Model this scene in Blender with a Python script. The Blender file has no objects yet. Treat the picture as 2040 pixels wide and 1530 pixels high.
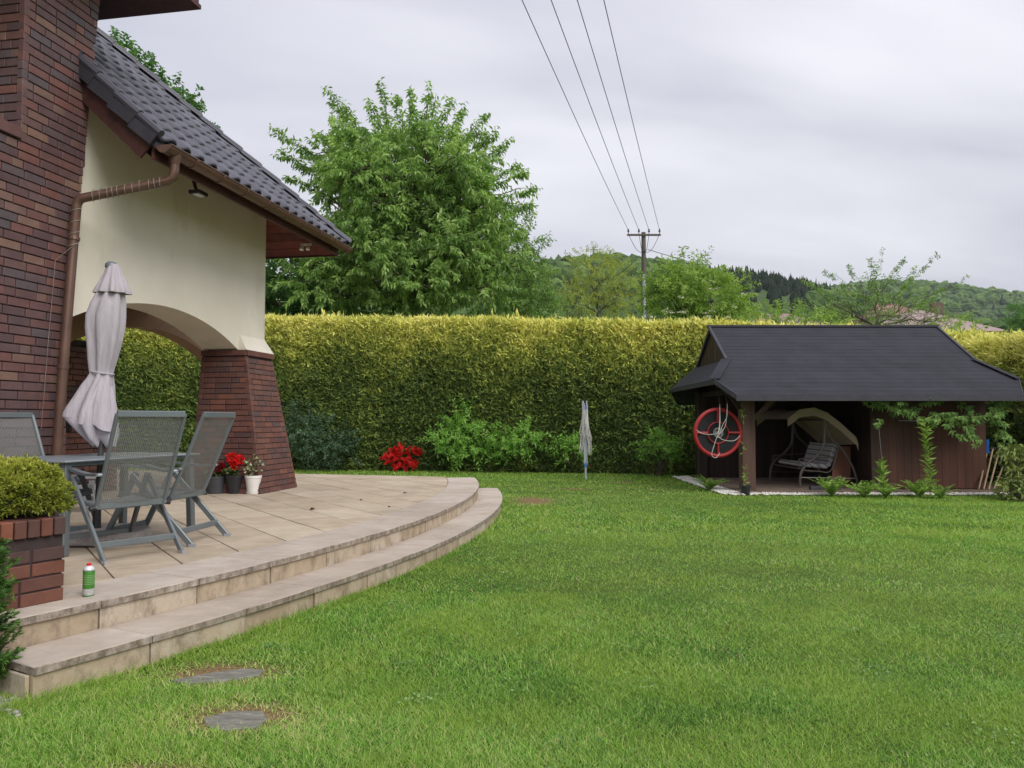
import bpy, bmesh, math, random
import numpy as np
from mathutils import Vector, Matrix
R = math.radians
random.seed(7)
rs = np.random.RandomState(11)
scene = bpy.context.scene
COL = scene.collection

# ------------------------------------------------------------------ camera, sky, sun, exposure
CAMZ, F, PITCH = 1.38, 1530.0, R(2.73)
cam_d = bpy.data.cameras.new('camera'); cam = bpy.data.objects.new('camera', cam_d); COL.objects.link(cam)
cam_d.sensor_width = 36.0; cam_d.lens = 27.0; cam_d.clip_start = 0.05; cam_d.clip_end = 9000
cam.location = (0, 0, CAMZ); cam.rotation_euler = (R(90) + PITCH, 0, 0)
scene.camera = cam

HAZE = 0.00011
SUN_EL, SUN_AZ = 41.0, 140.0           # behind the clouds, over the camera's right shoulder
world = bpy.data.worlds.new('World'); scene.world = world; world.use_nodes = True
nt = world.node_tree; nt.nodes.clear()
def N(t, **kw):
    n = nt.nodes.new(t)
    for k, v in kw.items(): setattr(n, k, v)
    return n
out = N('ShaderNodeOutputWorld'); bg = N('ShaderNodeBackground'); bg.inputs['Strength'].default_value = 0.1
sky = N('ShaderNodeTexSky', sky_type='NISHITA'); sky.sun_disc = False
sky.sun_elevation = R(SUN_EL); sky.sun_rotation = R(SUN_AZ)
tc = N('ShaderNodeTexCoord')
sep = N('ShaderNodeSeparateXYZ'); nt.links.new(tc.outputs['Generated'], sep.inputs[0])
def wmath(op, a, b=None, c=None):
    n = N('ShaderNodeMath', operation=op)
    for i, x in enumerate((a, b, c)):
        if x is None: continue
        if isinstance(x, (int, float)): n.inputs[i].default_value = x
        else: nt.links.new(x, n.inputs[i])
    return n.outputs[0]
zc = wmath('MAXIMUM', sep.outputs[2], 0.0)
# cloud deck: project the direction on a flat layer so the streaks flatten towards the horizon
den = wmath('ADD', zc, 0.22)
cx_ = wmath('DIVIDE', sep.outputs[0], den); cy_ = wmath('DIVIDE', sep.outputs[1], den)
comb = N('ShaderNodeCombineXYZ'); nt.links.new(cx_, comb.inputs[0]); nt.links.new(cy_, comb.inputs[1])
mp = N('ShaderNodeMapping'); mp.inputs['Rotation'].default_value = (0, 0, R(24)); mp.inputs['Scale'].default_value = (0.42, 1.0, 1)
nt.links.new(comb.outputs[0], mp.inputs[0])
n1 = N('ShaderNodeTexNoise'); n1.inputs['Scale'].default_value = 1.5; n1.inputs['Detail'].default_value = 4.5; n1.inputs['Roughness'].default_value = 0.46; n1.inputs['Distortion'].default_value = 0.5
nt.links.new(mp.outputs[0], n1.inputs['Vector'])
rmp = N('ShaderNodeValToRGB'); nt.links.new(n1.outputs[0], rmp.inputs[0])
e = rmp.color_ramp.elements
e[0].position = 0.34; e[0].color = (0.66, 0.665, 0.755, 1)
e[1].position = 0.66; e[1].color = (1.05, 1.05, 1.10, 1)
lum = wmath('MULTIPLY_ADD', zc, 0.62, 0.86)       # an overcast sky brightens towards the zenith
vm = N('ShaderNodeVectorMath', operation='SCALE'); nt.links.new(rmp.outputs[0], vm.inputs[0])
sc_ = wmath('MULTIPLY', lum, 5.2); nt.links.new(sc_, vm.inputs['Scale'])
mix = N('ShaderNodeMix', data_type='RGBA'); mix.inputs[0].default_value = 0.93
nt.links.new(sky.outputs[0], mix.inputs[6]); nt.links.new(vm.outputs[0], mix.inputs[7])
nt.links.new(mix.outputs[2], bg.inputs['Color']); nt.links.new(bg.outputs[0], out.inputs['Surface'])

sun_d = bpy.data.lights.new('sun', 'SUN'); sun_d.energy = 1.5; sun_d.angle = R(36); sun_d.color = (1.0, 0.965, 0.91)
sun = bpy.data.objects.new('sun', sun_d); COL.objects.link(sun)
_d = Vector((math.sin(R(SUN_AZ)) * math.cos(R(SUN_EL)), math.cos(R(SUN_AZ)) * math.cos(R(SUN_EL)), math.sin(R(SUN_EL))))
sun.rotation_euler = (-_d).to_track_quat('-Z', 'Y').to_euler(); sun.location = (0, -20, 40)
vs = scene.view_settings
scene.display_settings.display_device = 'sRGB'
vs.view_transform = 'Standard'; vs.look = 'None'; vs.exposure = 0.78; vs.gamma = 1.0; vs.use_curve_mapping = False
scene.render.engine = 'CYCLES'
scene.cycles.use_denoising = True
scene.cycles.max_bounces = 10; scene.cycles.diffuse_bounces = 6; scene.cycles.transparent_max_bounces = 12; scene.cycles.volume_bounces = 0
scene.cycles.sample_clamp_indirect = 6.0

# ------------------------------------------------------------------ helpers
def at(px, py, Y):
    dx, dy = (px - 1020) / F, (765 - py) / F
    d = (dx, math.cos(PITCH) - dy * math.sin(PITCH), math.sin(PITCH) + dy * math.cos(PITCH)); t = Y / d[1]
    return Vector((d[0] * t, Y, CAMZ + d[2] * t))
def onz(px, py, z):
    dx, dy = (px - 1020) / F, (765 - py) / F
    d = (dx, math.cos(PITCH) - dy * math.sin(PITCH), math.sin(PITCH) + dy * math.cos(PITCH)); t = (z - CAMZ) / d[2]
    return Vector((d[0] * t, d[1] * t, z))
HA = R(10.3); SU, CU = math.sin(HA), math.cos(HA)
def H(u, v, z): return Vector((SU * u + CU * v, CU * u - SU * v, z))      # house frame: u along the gutter, v outwards
DU, DV, DZ = Vector((SU, CU, 0)), Vector((CU, -SU, 0)), Vector((0, 0, 1))

def tag(o, label=None, cat=None, group=None, kind=None):
    if label: o['label'] = label
    if cat: o['category'] = cat
    if group: o['group'] = group
    if kind: o['kind'] = kind
    return o
def link(name, me, mat=None, parent=None):
    o = bpy.data.objects.new(name, me); COL.objects.link(o)
    if mat is not None and len(me.materials) == 0: me.materials.append(mat)
    if parent is not None:
        o.parent = parent
        if parent.type == 'EMPTY' and parent.get('_w'): o.matrix_parent_inverse = Matrix.Translation(-Vector(parent.location))
    return o
def root(name, loc, label, cat, group=None, rz=0.0, world=True):
    """an Empty at a thing's base; with world=True its children are given in world coordinates"""
    o = bpy.data.objects.new(name, None); COL.objects.link(o); o.location = loc; o.empty_display_size = 0.1
    if world: o['_w'] = 1
    else: o.rotation_euler = (0, 0, rz)
    return tag(o, label, cat, group)
def copy_tree(o, parent=None):
    c = o.copy(); COL.objects.link(c)
    if parent is not None: c.parent = parent
    for ch in list(o.children): copy_tree(ch, c)
    return c

def np_mesh(name, co, faces, mat=None, parent=None, attrs=None, smooth=False):
    co = np.ascontiguousarray(co, dtype=np.float32); faces = np.ascontiguousarray(faces, dtype=np.int32); k = faces.shape[1]
    me = bpy.data.meshes.new(name)
    me.vertices.add(len(co)); me.vertices.foreach_set('co', co.ravel())
    me.loops.add(faces.size); me.loops.foreach_set('vertex_index', faces.ravel())
    me.polygons.add(len(faces)); me.polygons.foreach_set('loop_start', np.arange(len(faces), dtype=np.int32) * k)
    try: me.polygons.foreach_set('loop_total', np.full(len(faces), k, dtype=np.int32))
    except Exception: pass
    me.polygons.foreach_set('use_smooth', np.full(len(faces), bool(smooth)))
    for an, av in (attrs or {}).items():
        a = me.attributes.new(an, 'FLOAT', 'POINT'); a.data.foreach_set('value', np.ascontiguousarray(av, dtype=np.float32))
    me.update(calc_edges=True)
    return link(name, me, mat, parent)

class MB:
    """collects boxes, bars, tubes, lathes and prisms; build() links them as one mesh"""
    def __init__(s): s.v = []; s.f = []
    def add(s, vs_, fs):
        b = len(s.v); s.v += [tuple(x) for x in vs_]; s.f += [tuple(i + b for i in f) for f in fs]; return s
    def hexa(s, p):   # 8 points: bottom 4 ccw, top 4 ccw
        return s.add(p, [(3, 2, 1, 0), (4, 5, 6, 7), (0, 1, 5, 4), (1, 2, 6, 5), (2, 3, 7, 6), (3, 0, 4, 7)])
    def box(s, lo, hi):
        x0, y0, z0 = lo; x1, y1, z1 = hi
        return s.hexa([(x0, y0, z0), (x1, y0, z0), (x1, y1, z0), (x0, y1, z0), (x0, y0, z1), (x1, y0, z1), (x1, y1, z1), (x0, y1, z1)])
    def obox(s, o, a, b, c):   # origin and three edge vectors
        o, a, b, c = map(Vector, (o, a, b, c))
        if a.cross(b).dot(c) < 0: a, b = b, a
        return s.hexa([o, o + a, o + a + b, o + b, o + c, o + a + c, o + a + b + c, o + b + c])
    def bar(s, p0, p1, w, t, up=(0, 0, 1)):
        p0, p1 = Vector(p0), Vector(p1); d = (p1 - p0).normalized(); sx = d.cross(Vector(up))
        if sx.length < 1e-4: sx = d.cross(Vector((1, 0, 0)))
        sx.normalize(); sy = sx.cross(d)
        return s.obox(p0 - sx * w / 2 - sy * t / 2, sx * w, sy * t, p1 - p0)
    def tube(s, pts, r, n=8, caps=True):
        pts = [Vector(p) for p in pts]; rr = r if isinstance(r, (list, tuple)) else [r] * len(pts)
        b = len(s.v); prev = None
        for i, p in enumerate(pts):
            d = (pts[min(i + 1, len(pts) - 1)] - pts[max(i - 1, 0)])
            if d.length < 1e-9: d = Vector((0, 0, 1))
            d.normalize()
            if prev is None:
                a = d.cross(Vector((0, 0, 1)));
                if a.length < 1e-3: a = d.cross(Vector((1, 0, 0)))
            else: a = prev - d * prev.dot(d)
            if a.length < 1e-6: a = d.orthogonal()
            a.normalize(); prev = a; c = d.cross(a)
            for k in range(n):
                t = 2 * math.pi * k / n; s.v.append(tuple(p + (a * math.cos(t) + c * math.sin(t)) * rr[i]))
        for i in range(len(pts) - 1):
            for k in range(n):
                k2 = (k + 1) % n; s.f.append((b + i * n + k, b + i * n + k2, b + (i + 1) * n + k2, b + (i + 1) * n + k))
        if caps:
            s.f.append(tuple(b + k for k in range(n))[::-1]); s.f.append(tuple(b + (len(pts) - 1) * n + k for k in range(n)))
        return s
    def lathe(s, prof, c=(0, 0, 0), n=20, caps=True):
        b = len(s.v)
        for r, z in prof:
            for k in range(n):
                t = 2 * math.pi * k / n; s.v.append((c[0] + r * math.cos(t), c[1] + r * math.sin(t), c[2] + z))
        for i in range(len(prof) - 1):
            for k in range(n):
                k2 = (k + 1) % n; s.f.append((b + i * n + k, b + i * n + k2, b + (i + 1) * n + k2, b + (i + 1) * n + k))
        if caps:
            s.f.append(tuple(b + k for k in range(n))[::-1]); s.f.append(tuple(b + (len(prof) - 1) * n + k for k in range(n)))
        return s
    def prism(s, poly, z0, z1):   # poly ccw (x, y)
        n = len(poly)
        return s.add([(x, y, z0) for x, y in poly] + [(x, y, z1) for x, y in poly],
                     [tuple(range(n))[::-1], tuple(range(n, 2 * n))] + [(i, (i + 1) % n, (i + 1) % n + n, i + n) for i in range(n)])
    def mesh(s, name):
        me = bpy.data.meshes.new(name); me.from_pydata(s.v, [], s.f); me.update(); return me
    def build(s, name, mat, parent=None, smooth=False, bevel=0.0):
        me = s.mesh(name)
        if bevel:
            bm = bmesh.new(); bm.from_mesh(me); bmesh.ops.remove_doubles(bm, verts=bm.verts, dist=1e-5)
            bmesh.ops.bevel(bm, geom=[e_ for e_ in bm.edges if e_.calc_face_angle(0) > 0.6], offset=bevel, segments=1, affect='EDGES'); bm.to_mesh(me); bm.free()
        if smooth:
            me.polygons.foreach_set('use_smooth', [True] * len(me.polygons))
            try: me.set_sharp_from_angle(angle=R(40))
            except Exception: pass
        return link(name, me, mat, parent)

# ------------------------------------------------------------------ materials
def srgb(r, g, b):
    f = lambda c: (c / 255 / 12.92) if c / 255 <= 0.04045 else ((c / 255 + 0.055) / 1.055) ** 2.4
    return (f(r), f(g), f(b), 1)
class Mt:
    def __init__(s, name, rough=0.7, metal=0.0, spec=0.5):
        s.m = bpy.data.materials.new(name); s.m.use_nodes = True; s.t = s.m.node_tree
        s.b = s.t.nodes['Principled BSDF']; s.b.inputs['Roughness'].default_value = rough; s.b.inputs['Metallic'].default_value = metal
        s.b.inputs['Specular IOR Level'].default_value = spec; s.pos = None
    def n(s, t, **kw):
        x = s.t.nodes.new(t)
        for k, v in kw.items(): setattr(x, k, v)
        return x
    def l(s, a, b): s.t.links.new(a, b)
    def p(s):
        if s.pos is None: s.pos = s.n('ShaderNodeNewGeometry').outputs['Position']
        return s.pos
    def noise(s, scale, detail=4, rough=0.55, stretch=None, rot=(0, 0, 0), vec=None):
        v = vec or s.p()
        if stretch:
            mp_ = s.n('ShaderNodeMapping'); mp_.inputs['Scale'].default_value = stretch; mp_.inputs['Rotation'].default_value = rot; s.l(v, mp_.inputs[0]); v = mp_.outputs[0]
        x = s.n('ShaderNodeTexNoise'); x.inputs['Scale'].default_value = scale; x.inputs['Detail'].default_value = detail; x.inputs['Roughness'].default_value = rough
        s.l(v, x.inputs['Vector']); return x.outputs[0]
    def ramp(s, fac, stops):
        x = s.n('ShaderNodeValToRGB'); el = x.color_ramp.elements
        while len(el) < len(stops): el.new(0.5)
        for q, (pp, c) in zip(el, stops): q.position = pp; q.color = c
        s.l(fac, x.inputs[0]); return x.outputs[0]
    def math(s, op, a, b=None, c=None):
        x = s.n('ShaderNodeMath', operation=op)
        for i, q in enumerate((a, b, c)):
            if q is None: continue
            if isinstance(q, (int, float)): x.inputs[i].default_value = q
            else: s.l(q, x.inputs[i])
        return x.outputs[0]
    def mix(s, fac, a, b, blend='MIX'):
        x = s.n('ShaderNodeMix', data_type='RGBA', blend_type=blend)
        for i, q in ((0, fac), (6, a), (7, b)):
            if isinstance(q, (int, float)): x.inputs[i].default_value = q
            elif isinstance(q, tuple): x.inputs[i].default_value = q
            else: s.l(q, x.inputs[i])
        return x.outputs[2]
    def rnd(s):
        """0..1 per object, plus the mesh's own rnd attribute where pieces are joined"""
        a = s.n('ShaderNodeAttribute'); a.attribute_name = 'rnd'; o = s.n('ShaderNodeObjectInfo')
        return s.math('FRACT', s.math('ADD', a.outputs['Fac'], o.outputs['Random']))
    def attr(s, nm='rnd'):
        a = s.n('ShaderNodeAttribute'); a.attribute_name = nm; return a.outputs['Fac']
    def col(s, c):
        if isinstance(c, tuple): s.b.inputs['Base Color'].default_value = c
        else: s.l(c, s.b.inputs['Base Color'])
        return s
    def bump(s, h, strength=0.3, dist=0.01):
        x = s.n('ShaderNodeBump'); x.inputs['Strength'].default_value = strength; x.inputs['Distance'].default_value = dist
        s.l(h, x.inputs['Height']); s.l(x.outputs[0], s.b.inputs['Normal']); return s
def plain(name, c, rough=0.6, metal=0.0, var=0.25, scale=6.0, bump=0.15, fine=60.0, spec=0.5):
    m = Mt(name, rough, metal, spec); k = m.noise(scale, 5)
    dark = tuple(x * (1 - var) for x in c[:3]) + (1,); lite = tuple(min(1, x * (1 + var)) for x in c[:3]) + (1,)
    m.col(m.ramp(k, [(0.3, dark), (0.7, lite)]))
    if bump: m.bump(m.noise(fine, 3), bump, 0.004)
    return m.m
def leafmat(name, stops, transl=0.35, rough=0.5, patch=None):
    """two-sided leaf: colour by the leaf's own rnd value; some light passes through"""
    m = Mt(name, rough, 0, 0.35); c = m.ramp(m.attr(), stops)
    if patch: c = m.mix(m.ramp(m.noise(patch[0], 2), [(0.4, (0, 0, 0, 1)), (0.65, (patch[2],) * 3 + (1,))]), c, patch[1])
    m.col(c)
    tr = m.n('ShaderNodeBsdfTranslucent'); m.l(m.mix(1.0, c, (1.0, 1.15, 0.5, 1), 'MULTIPLY'), tr.inputs['Color'])
    ms = m.n('ShaderNodeMixShader'); ms.inputs[0].default_value = transl
    m.l(m.b.outputs[0], ms.inputs[1]); m.l(tr.outputs[0], ms.inputs[2]); m.l(ms.outputs[0], m.t.nodes['Material Output'].inputs['Surface'])
    return m.m

def brick_material(name, stops):
    m = Mt(name, 0.62, 0, 0.4); c = m.ramp(m.rnd(), stops)
    k = m.noise(9, 5, 0.6); c = m.mix(m.ramp(k, [(0.35, (0.55, 0.55, 0.55, 1)), (0.75, (0, 0, 0, 1))]), c, m.mix(1.0, c, (0.55, 0.52, 0.55, 1), 'MULTIPLY'))
    m.col(c); m.bump(m.noise(90, 4, 0.6), 0.35, 0.004); return m.m
BR = [(0.0, srgb(106, 80, 80)), (0.16, srgb(92, 72, 74)), (0.3, srgb(114, 80, 76)), (0.44, srgb(92, 82, 86)), (0.56, srgb(108, 78, 77)), (0.70, srgb(124, 84, 76)), (0.82, srgb(97, 72, 73)), (0.95, srgb(134, 104, 90)), (1.0, srgb(104, 84, 85))]
M_brick = brick_material('fired_brick', BR)
M_brick2 = brick_material('pier_brick', [(0.0, srgb(94, 62, 56)), (0.25, srgb(114, 74, 63)), (0.45, srgb(86, 64, 61)), (0.6, srgb(124, 82, 67)), (0.75, srgb(98, 66, 59)), (0.88, srgb(86, 72, 72)), (1, srgb(118, 80, 67))])
M_brick3 = brick_material('planter_brick', [(0.0, srgb(112, 66, 52)), (0.3, srgb(80, 62, 60)), (0.5, srgb(126, 74, 55)), (0.7, srgb(94, 66, 60)), (1, srgb(132, 80, 60))])
M_mortar = plain('dark_mortar', srgb(58, 46, 46), 0.95, 0, 0.3, 12, 0.3)
_m = Mt('cream_render', 0.9, 0, 0.2)
_c = _m.ramp(_m.noise(0.9, 6, 0.6), [(0.3, srgb(216, 209, 193)), (0.7, srgb(230, 224, 211))])
_s = _m.ramp(_m.noise(1.6, 5, 0.7, (1, 1, 0.35)), [(0.55, (0, 0, 0, 1)), (0.75, (0.42, 0.42, 0.42, 1))])
_m.col(_m.mix(_s, _c, srgb(176, 168, 142))); _m.bump(_m.noise(120, 4, 0.75), 0.8, 0.006); M_render = _m.m
_m = Mt('glazed_roof_tile', 0.42, 0, 0.5)
_m.col(_m.ramp(_m.math('ADD', _m.math('MULTIPLY', _m.rnd(), 0.4), _m.math('MULTIPLY', _m.noise(5, 5), 0.6)), [(0.2, srgb(66, 65, 74)), (0.8, srgb(92, 91, 102))])); _m.bump(_m.noise(120, 3), 0.12, 0.003); M_tile = _m.m
M_verge = plain('dark_verge', srgb(52, 50, 58), 0.55, 0, 0.2)
M_wood = None
def wood(name, c0, c1, scale=5.0, axis=(1, 1, 0.08), rough=0.6):
    m = Mt(name, rough, 0, 0.35); k = m.noise(scale, 6, 0.65, axis)
    k2 = m.math('ADD', m.math('MULTIPLY', k, 0.75), m.math('MULTIPLY', m.rnd(), 0.25))
    m.col(m.ramp(k2, [(0.3, c0), (0.68, c1)])); m.bump(m.noise(scale * 6, 4, 0.6, axis), 0.25, 0.003); return m.m
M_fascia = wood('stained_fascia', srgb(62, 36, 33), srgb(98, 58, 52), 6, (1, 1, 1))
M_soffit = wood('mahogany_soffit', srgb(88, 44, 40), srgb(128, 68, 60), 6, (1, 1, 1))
M_copper = plain('brown_gutter', srgb(100, 74, 62), 0.38, 0.25, 0.22, 4, 0.04, 40)
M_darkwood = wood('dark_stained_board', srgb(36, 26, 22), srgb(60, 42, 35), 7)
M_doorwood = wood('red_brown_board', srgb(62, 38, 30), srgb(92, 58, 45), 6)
M_postwood = wood('weathered_post', srgb(68, 48, 40), srgb(98, 72, 60), 7)
M_steel = plain('grey_powdercoat', srgb(112, 119, 122), 0.42, 0.35, 0.1, 3, 0.0)
M_black = plain('black_plastic', srgb(38, 38, 42), 0.45, 0, 0.25, 8, 0.1)
M_white = plain('white_ceramic', srgb(222, 218, 214), 0.4, 0, 0.06, 6, 0.05)
M_soil = plain('dark_soil', srgb(62, 48, 38), 0.95, 0, 0.4, 30, 0.6, 80)
M_bark = plain('tree_bark', srgb(84, 74, 62), 0.9, 0, 0.35, 9, 0.6, 30)
M_galv = plain('galvanised_metal', srgb(178, 182, 188), 0.4, 0.6, 0.1, 8, 0.05)
M_whitecord = plain('white_cord', srgb(196, 194, 188), 0.7, 0, 0.08, 20, 0)

# ------------------------------------------------------------------ leaves
def unit(a): return a / np.maximum(np.linalg.norm(a, axis=1, keepdims=True), 1e-9)
def leaf_arrays(P, D, L, W, rnd, nrm=None, fold=0.18):
    """a folded diamond leaf at each point: base, two mid corners and a tip (two triangles)"""
    n = len(P); D = unit(D)
    if nrm is None: nrm = rs.normal(size=(n, 3)) * 0.7 + np.array([0, 0, 1.0])
    S = unit(np.cross(D, nrm)); U = np.cross(S, D)
    L = np.broadcast_to(np.asarray(L, float), (n,))[:, None]; W = np.broadcast_to(np.asarray(W, float), (n,))[:, None]
    mid = P + D * L * 0.45
    co = np.stack([P, mid - S * W * 0.5 + U * W * fold, P + D * L - U * L * 0.08, mid + S * W * 0.5 + U * W * fold], 1).reshape(-1, 3)
    b = np.arange(n)[:, None] * 4
    return co, np.concatenate([b + [0, 2, 1], b + [0, 3, 2]]).astype(np.int32), np.repeat(rnd, 4)
class Leaves:
    def __init__(s): s.c = []; s.f = []; s.r = []; s.n = 0
    def add(s, P, D, L, W, rnd, nrm=None, fold=0.18):
        c, f, r = leaf_arrays(np.asarray(P, float), np.asarray(D, float), L, W, np.asarray(rnd, float), nrm, fold)
        s.c.append(c); s.f.append(f + s.n); s.r.append(r); s.n += len(c)
    def build(s, name, mat, parent=None): return np_mesh(name, np.concatenate(s.c), np.concatenate(s.f), mat, parent, {'rnd': np.concatenate(s.r)})
def twig_leaves(lv, S, D, TL, nl, leaf, width, droop, spread=0.8, bias=0.0):
    """nl leaves set along each twig (start S, direction D, length TL)"""
    n = len(S); D = unit(D); side = unit(np.cross(D, rs.normal(size=(n, 3))))
    base = rs.rand(n) * 0.55
    for k in range(nl):
        t = (k + 0.6) / nl
        p = S + D * (TL * t)[:, None] + np.array([0, 0, -1.0]) * (TL * 0.12 * t * t)[:, None]
        ang = k * 2.4 + rs.rand(n) * 0.8
        o2 = np.cross(D, side); off = side * np.cos(ang)[:, None] + o2 * np.sin(ang)[:, None]
        d = D * 0.45 + off * spread + rs.normal(size=(n, 3)) * 0.25; d[:, 2] -= droop
        lv.add(p, d, leaf * (0.7 + 0.6 * rs.rand(n)), width * (0.75 + 0.5 * rs.rand(n)), np.clip(base + rs.rand(n) * 0.45 + bias, 0, 1))
def in_lobe(c, r, n, lo=0.25):
    d = unit(rs.normal(size=(n, 3))); q = (lo ** 3 + (1 - lo ** 3) * rs.rand(n)) ** (1 / 3)
    return np.array(c) + d * q[:, None] * np.array(r), d
def branch_pts(a, b, wob, n=5):
    a, b = np.array(a, float), np.array(b, float); w = np.linalg.norm(b - a) * wob
    return [a + (b - a) * t + rs.normal(size=3) * w * math.sin(math.pi * t) + np.array([0, 0, 1.0]) * w * 0.8 * math.sin(math.pi * t) for t in np.linspace(0, 1, n)]
def tree(name, label, base, fork, lobes, shoots, leafmat_, leaf, width, nl, tl, droop, trunk_r, group='trees beyond the hedge', cat='tree', up=0.25, bark=None, shoot_n=26, parts=('trunk', 'crown')):
    """lobes: (centre, radii, number of twigs); shoots: (start, tip). Trunk and limbs are one part, the crown of leaves another."""
    rt = root(name, base, label, cat, group); lv = Leaves(); tr = MB()
    tr.tube(branch_pts(base, fork, 0.03, 5), [trunk_r * (1.15 - 0.45 * k / 4) for k in range(5)], 8)
    for c, r, n in lobes:
        pts = branch_pts(fork, c, 0.08, 6); tr.tube(pts, [trunk_r * (0.5 if len(lobes) < 20 else 0.2) * (1 - 0.13 * k) for k in range(6)], 6)
        S, d = in_lobe(c, r, n); d = d + rs.normal(size=(n, 3)) * 0.45; d[:, 2] += up
        twig_leaves(lv, S, d, tl * (0.6 + 0.8 * rs.rand(n)), nl, leaf, width, droop)
        for k in range(min(14 if len(lobes) < 20 else 5, n)):
            q = pts[rs.randint(2, 6)]; tr.tube(branch_pts(q, S[k] + unit(d)[k] * tl * 0.6, 0.08, 4), [trunk_r * 0.17, trunk_r * 0.12, trunk_r * 0.08, trunk_r * 0.03], 4, False)
    for a, b in shoots:
        pts = branch_pts(a, b, 0.05, 5); tr.tube(pts, [trunk_r * 0.16, trunk_r * 0.12, trunk_r * 0.09, trunk_r * 0.06, trunk_r * 0.02], 4, False)
        a, b = np.array(a, float), np.array(b, float); n = shoot_n
        t = rs.rand(n)[:, None] ** 0.8; S = a + (b - a) * t + rs.normal(size=(n, 3)) * leaf * 0.3
        twig_leaves(lv, S, np.tile(b - a, (n, 1)) + rs.normal(size=(n, 3)) * np.linalg.norm(b - a) * 0.25, np.full(n, leaf * 1.5), 6, leaf, width, droop)
    tr.build(parts[0], bark or M_bark, rt, True); lv.build(parts[1], leafmat_, rt)
    return rt
# ------------------------------------------------------------------ ground and lawn
TC = Vector((-16.37, 12.0)); R_IN, R_TOP, R_LOW = 15.32, 15.82, 16.20      # the terrace's rounded edge
A0, A1, AL = -31.0, 8.4, -30.2                                                       # its angular extent in degrees
BACK_P, BACK_D = Vector((-0.72, 14.3)), Vector((-3.58, 1.0)).normalized()  # its straight rear edge
ZT, ZS = 0.33, 0.165
m = Mt('field', 0.95, 0, 0.2); m.col(m.ramp(m.noise(0.05, 6), [(0.3, srgb(74, 92, 46)), (0.7, srgb(104, 120, 62))])); M_field = m.m
tag(MB().add([(-4000, -3000, -0.12), (4000, -3000, -0.12), (4000, 5000, -0.12), (-4000, 5000, -0.12)], [(0, 1, 2, 3)]).build('ground', M_field), kind='structure')
STONES = [((-1.56, 4.22), 0.26, 0.10, 28), ((-1.27, 3.60), 0.15, 0.11, 10)]   # centre, half sizes, angle
BARE = [(0.36, 13.3, 0.45, 0.75), (2.5, 17.2, 0.3, 0.2), (1.25, 15.6, 0.35, 0.15), (-1.25, 3.66, 0.34, 0.22), (-1.60, 4.28, 0.40, 0.22), (-1.42, 3.02, 0.34, 0.18)]
m = Mt('lawn_soil_and_thatch', 0.95, 0, 0.15)
k1 = m.noise(0.7, 4); k2 = m.noise(38, 4, 0.65); k3 = m.noise(5, 4)
c = m.ramp(m.math('ADD', m.math('MULTIPLY', k1, 0.45), m.math('MULTIPLY', k2, 0.55)), [(0.32, srgb(54, 62, 31)), (0.5, srgb(78, 96, 43)), (0.7, srgb(108, 126, 59))])
c = m.mix(m.ramp(k3, [(0.62, (0, 0, 0, 1)), (0.8, (0.3, 0.3, 0.3, 1))]), c, srgb(116, 104, 66))
for bx, by, ba, bb in BARE:       # worn spots of soil and thatch
    v1 = m.n('ShaderNodeVectorMath', operation='SUBTRACT'); m.l(m.p(), v1.inputs[0]); v1.inputs[1].default_value = (bx, by, 0); v2 = m.n('ShaderNodeVectorMath', operation='MULTIPLY'); m.l(v1.outputs[0], v2.inputs[0]); v2.inputs[1].default_value = (1 / ba, 1 / bb, 0)
    ln_ = m.n('ShaderNodeVectorMath', operation='LENGTH'); m.l(v2.outputs[0], ln_.inputs[0]); c = m.mix(m.ramp(m.math('MULTIPLY', m.math('ADD', ln_.outputs['Value'], m.math('MULTIPLY', m.noise(9, 5, 0.7), 1.3)), 0.5), [(0.55, (0.95, 0.95, 0.95, 1)), (0.90, (0, 0, 0, 1))]), c, m.ramp(k2, [(0.35, srgb(96, 78, 56)), (0.65, srgb(150, 124, 92))]))
m.col(c); m.bump(k2, 0.8, 0.02); M_lawn = m.m
nx, ny = 61, 41
gx, gy = np.meshgrid(np.linspace(-32, 28, nx), np.linspace(-6, 34, ny)); co = np.stack([gx.ravel(), gy.ravel(), np.sin(gx.ravel() * 0.6) * 0.004 + np.cos(gy.ravel() * 0.8 + gx.ravel() * 0.3) * 0.004], 1)
ii = np.arange(nx * ny).reshape(ny, nx); fc = np.stack([ii[:-1, :-1], ii[:-1, 1:], ii[1:, 1:], ii[1:, :-1]], -1).reshape(-1, 4)
tag(np_mesh('lawn', co, fc, M_lawn, smooth=True), kind='structure')

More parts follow.
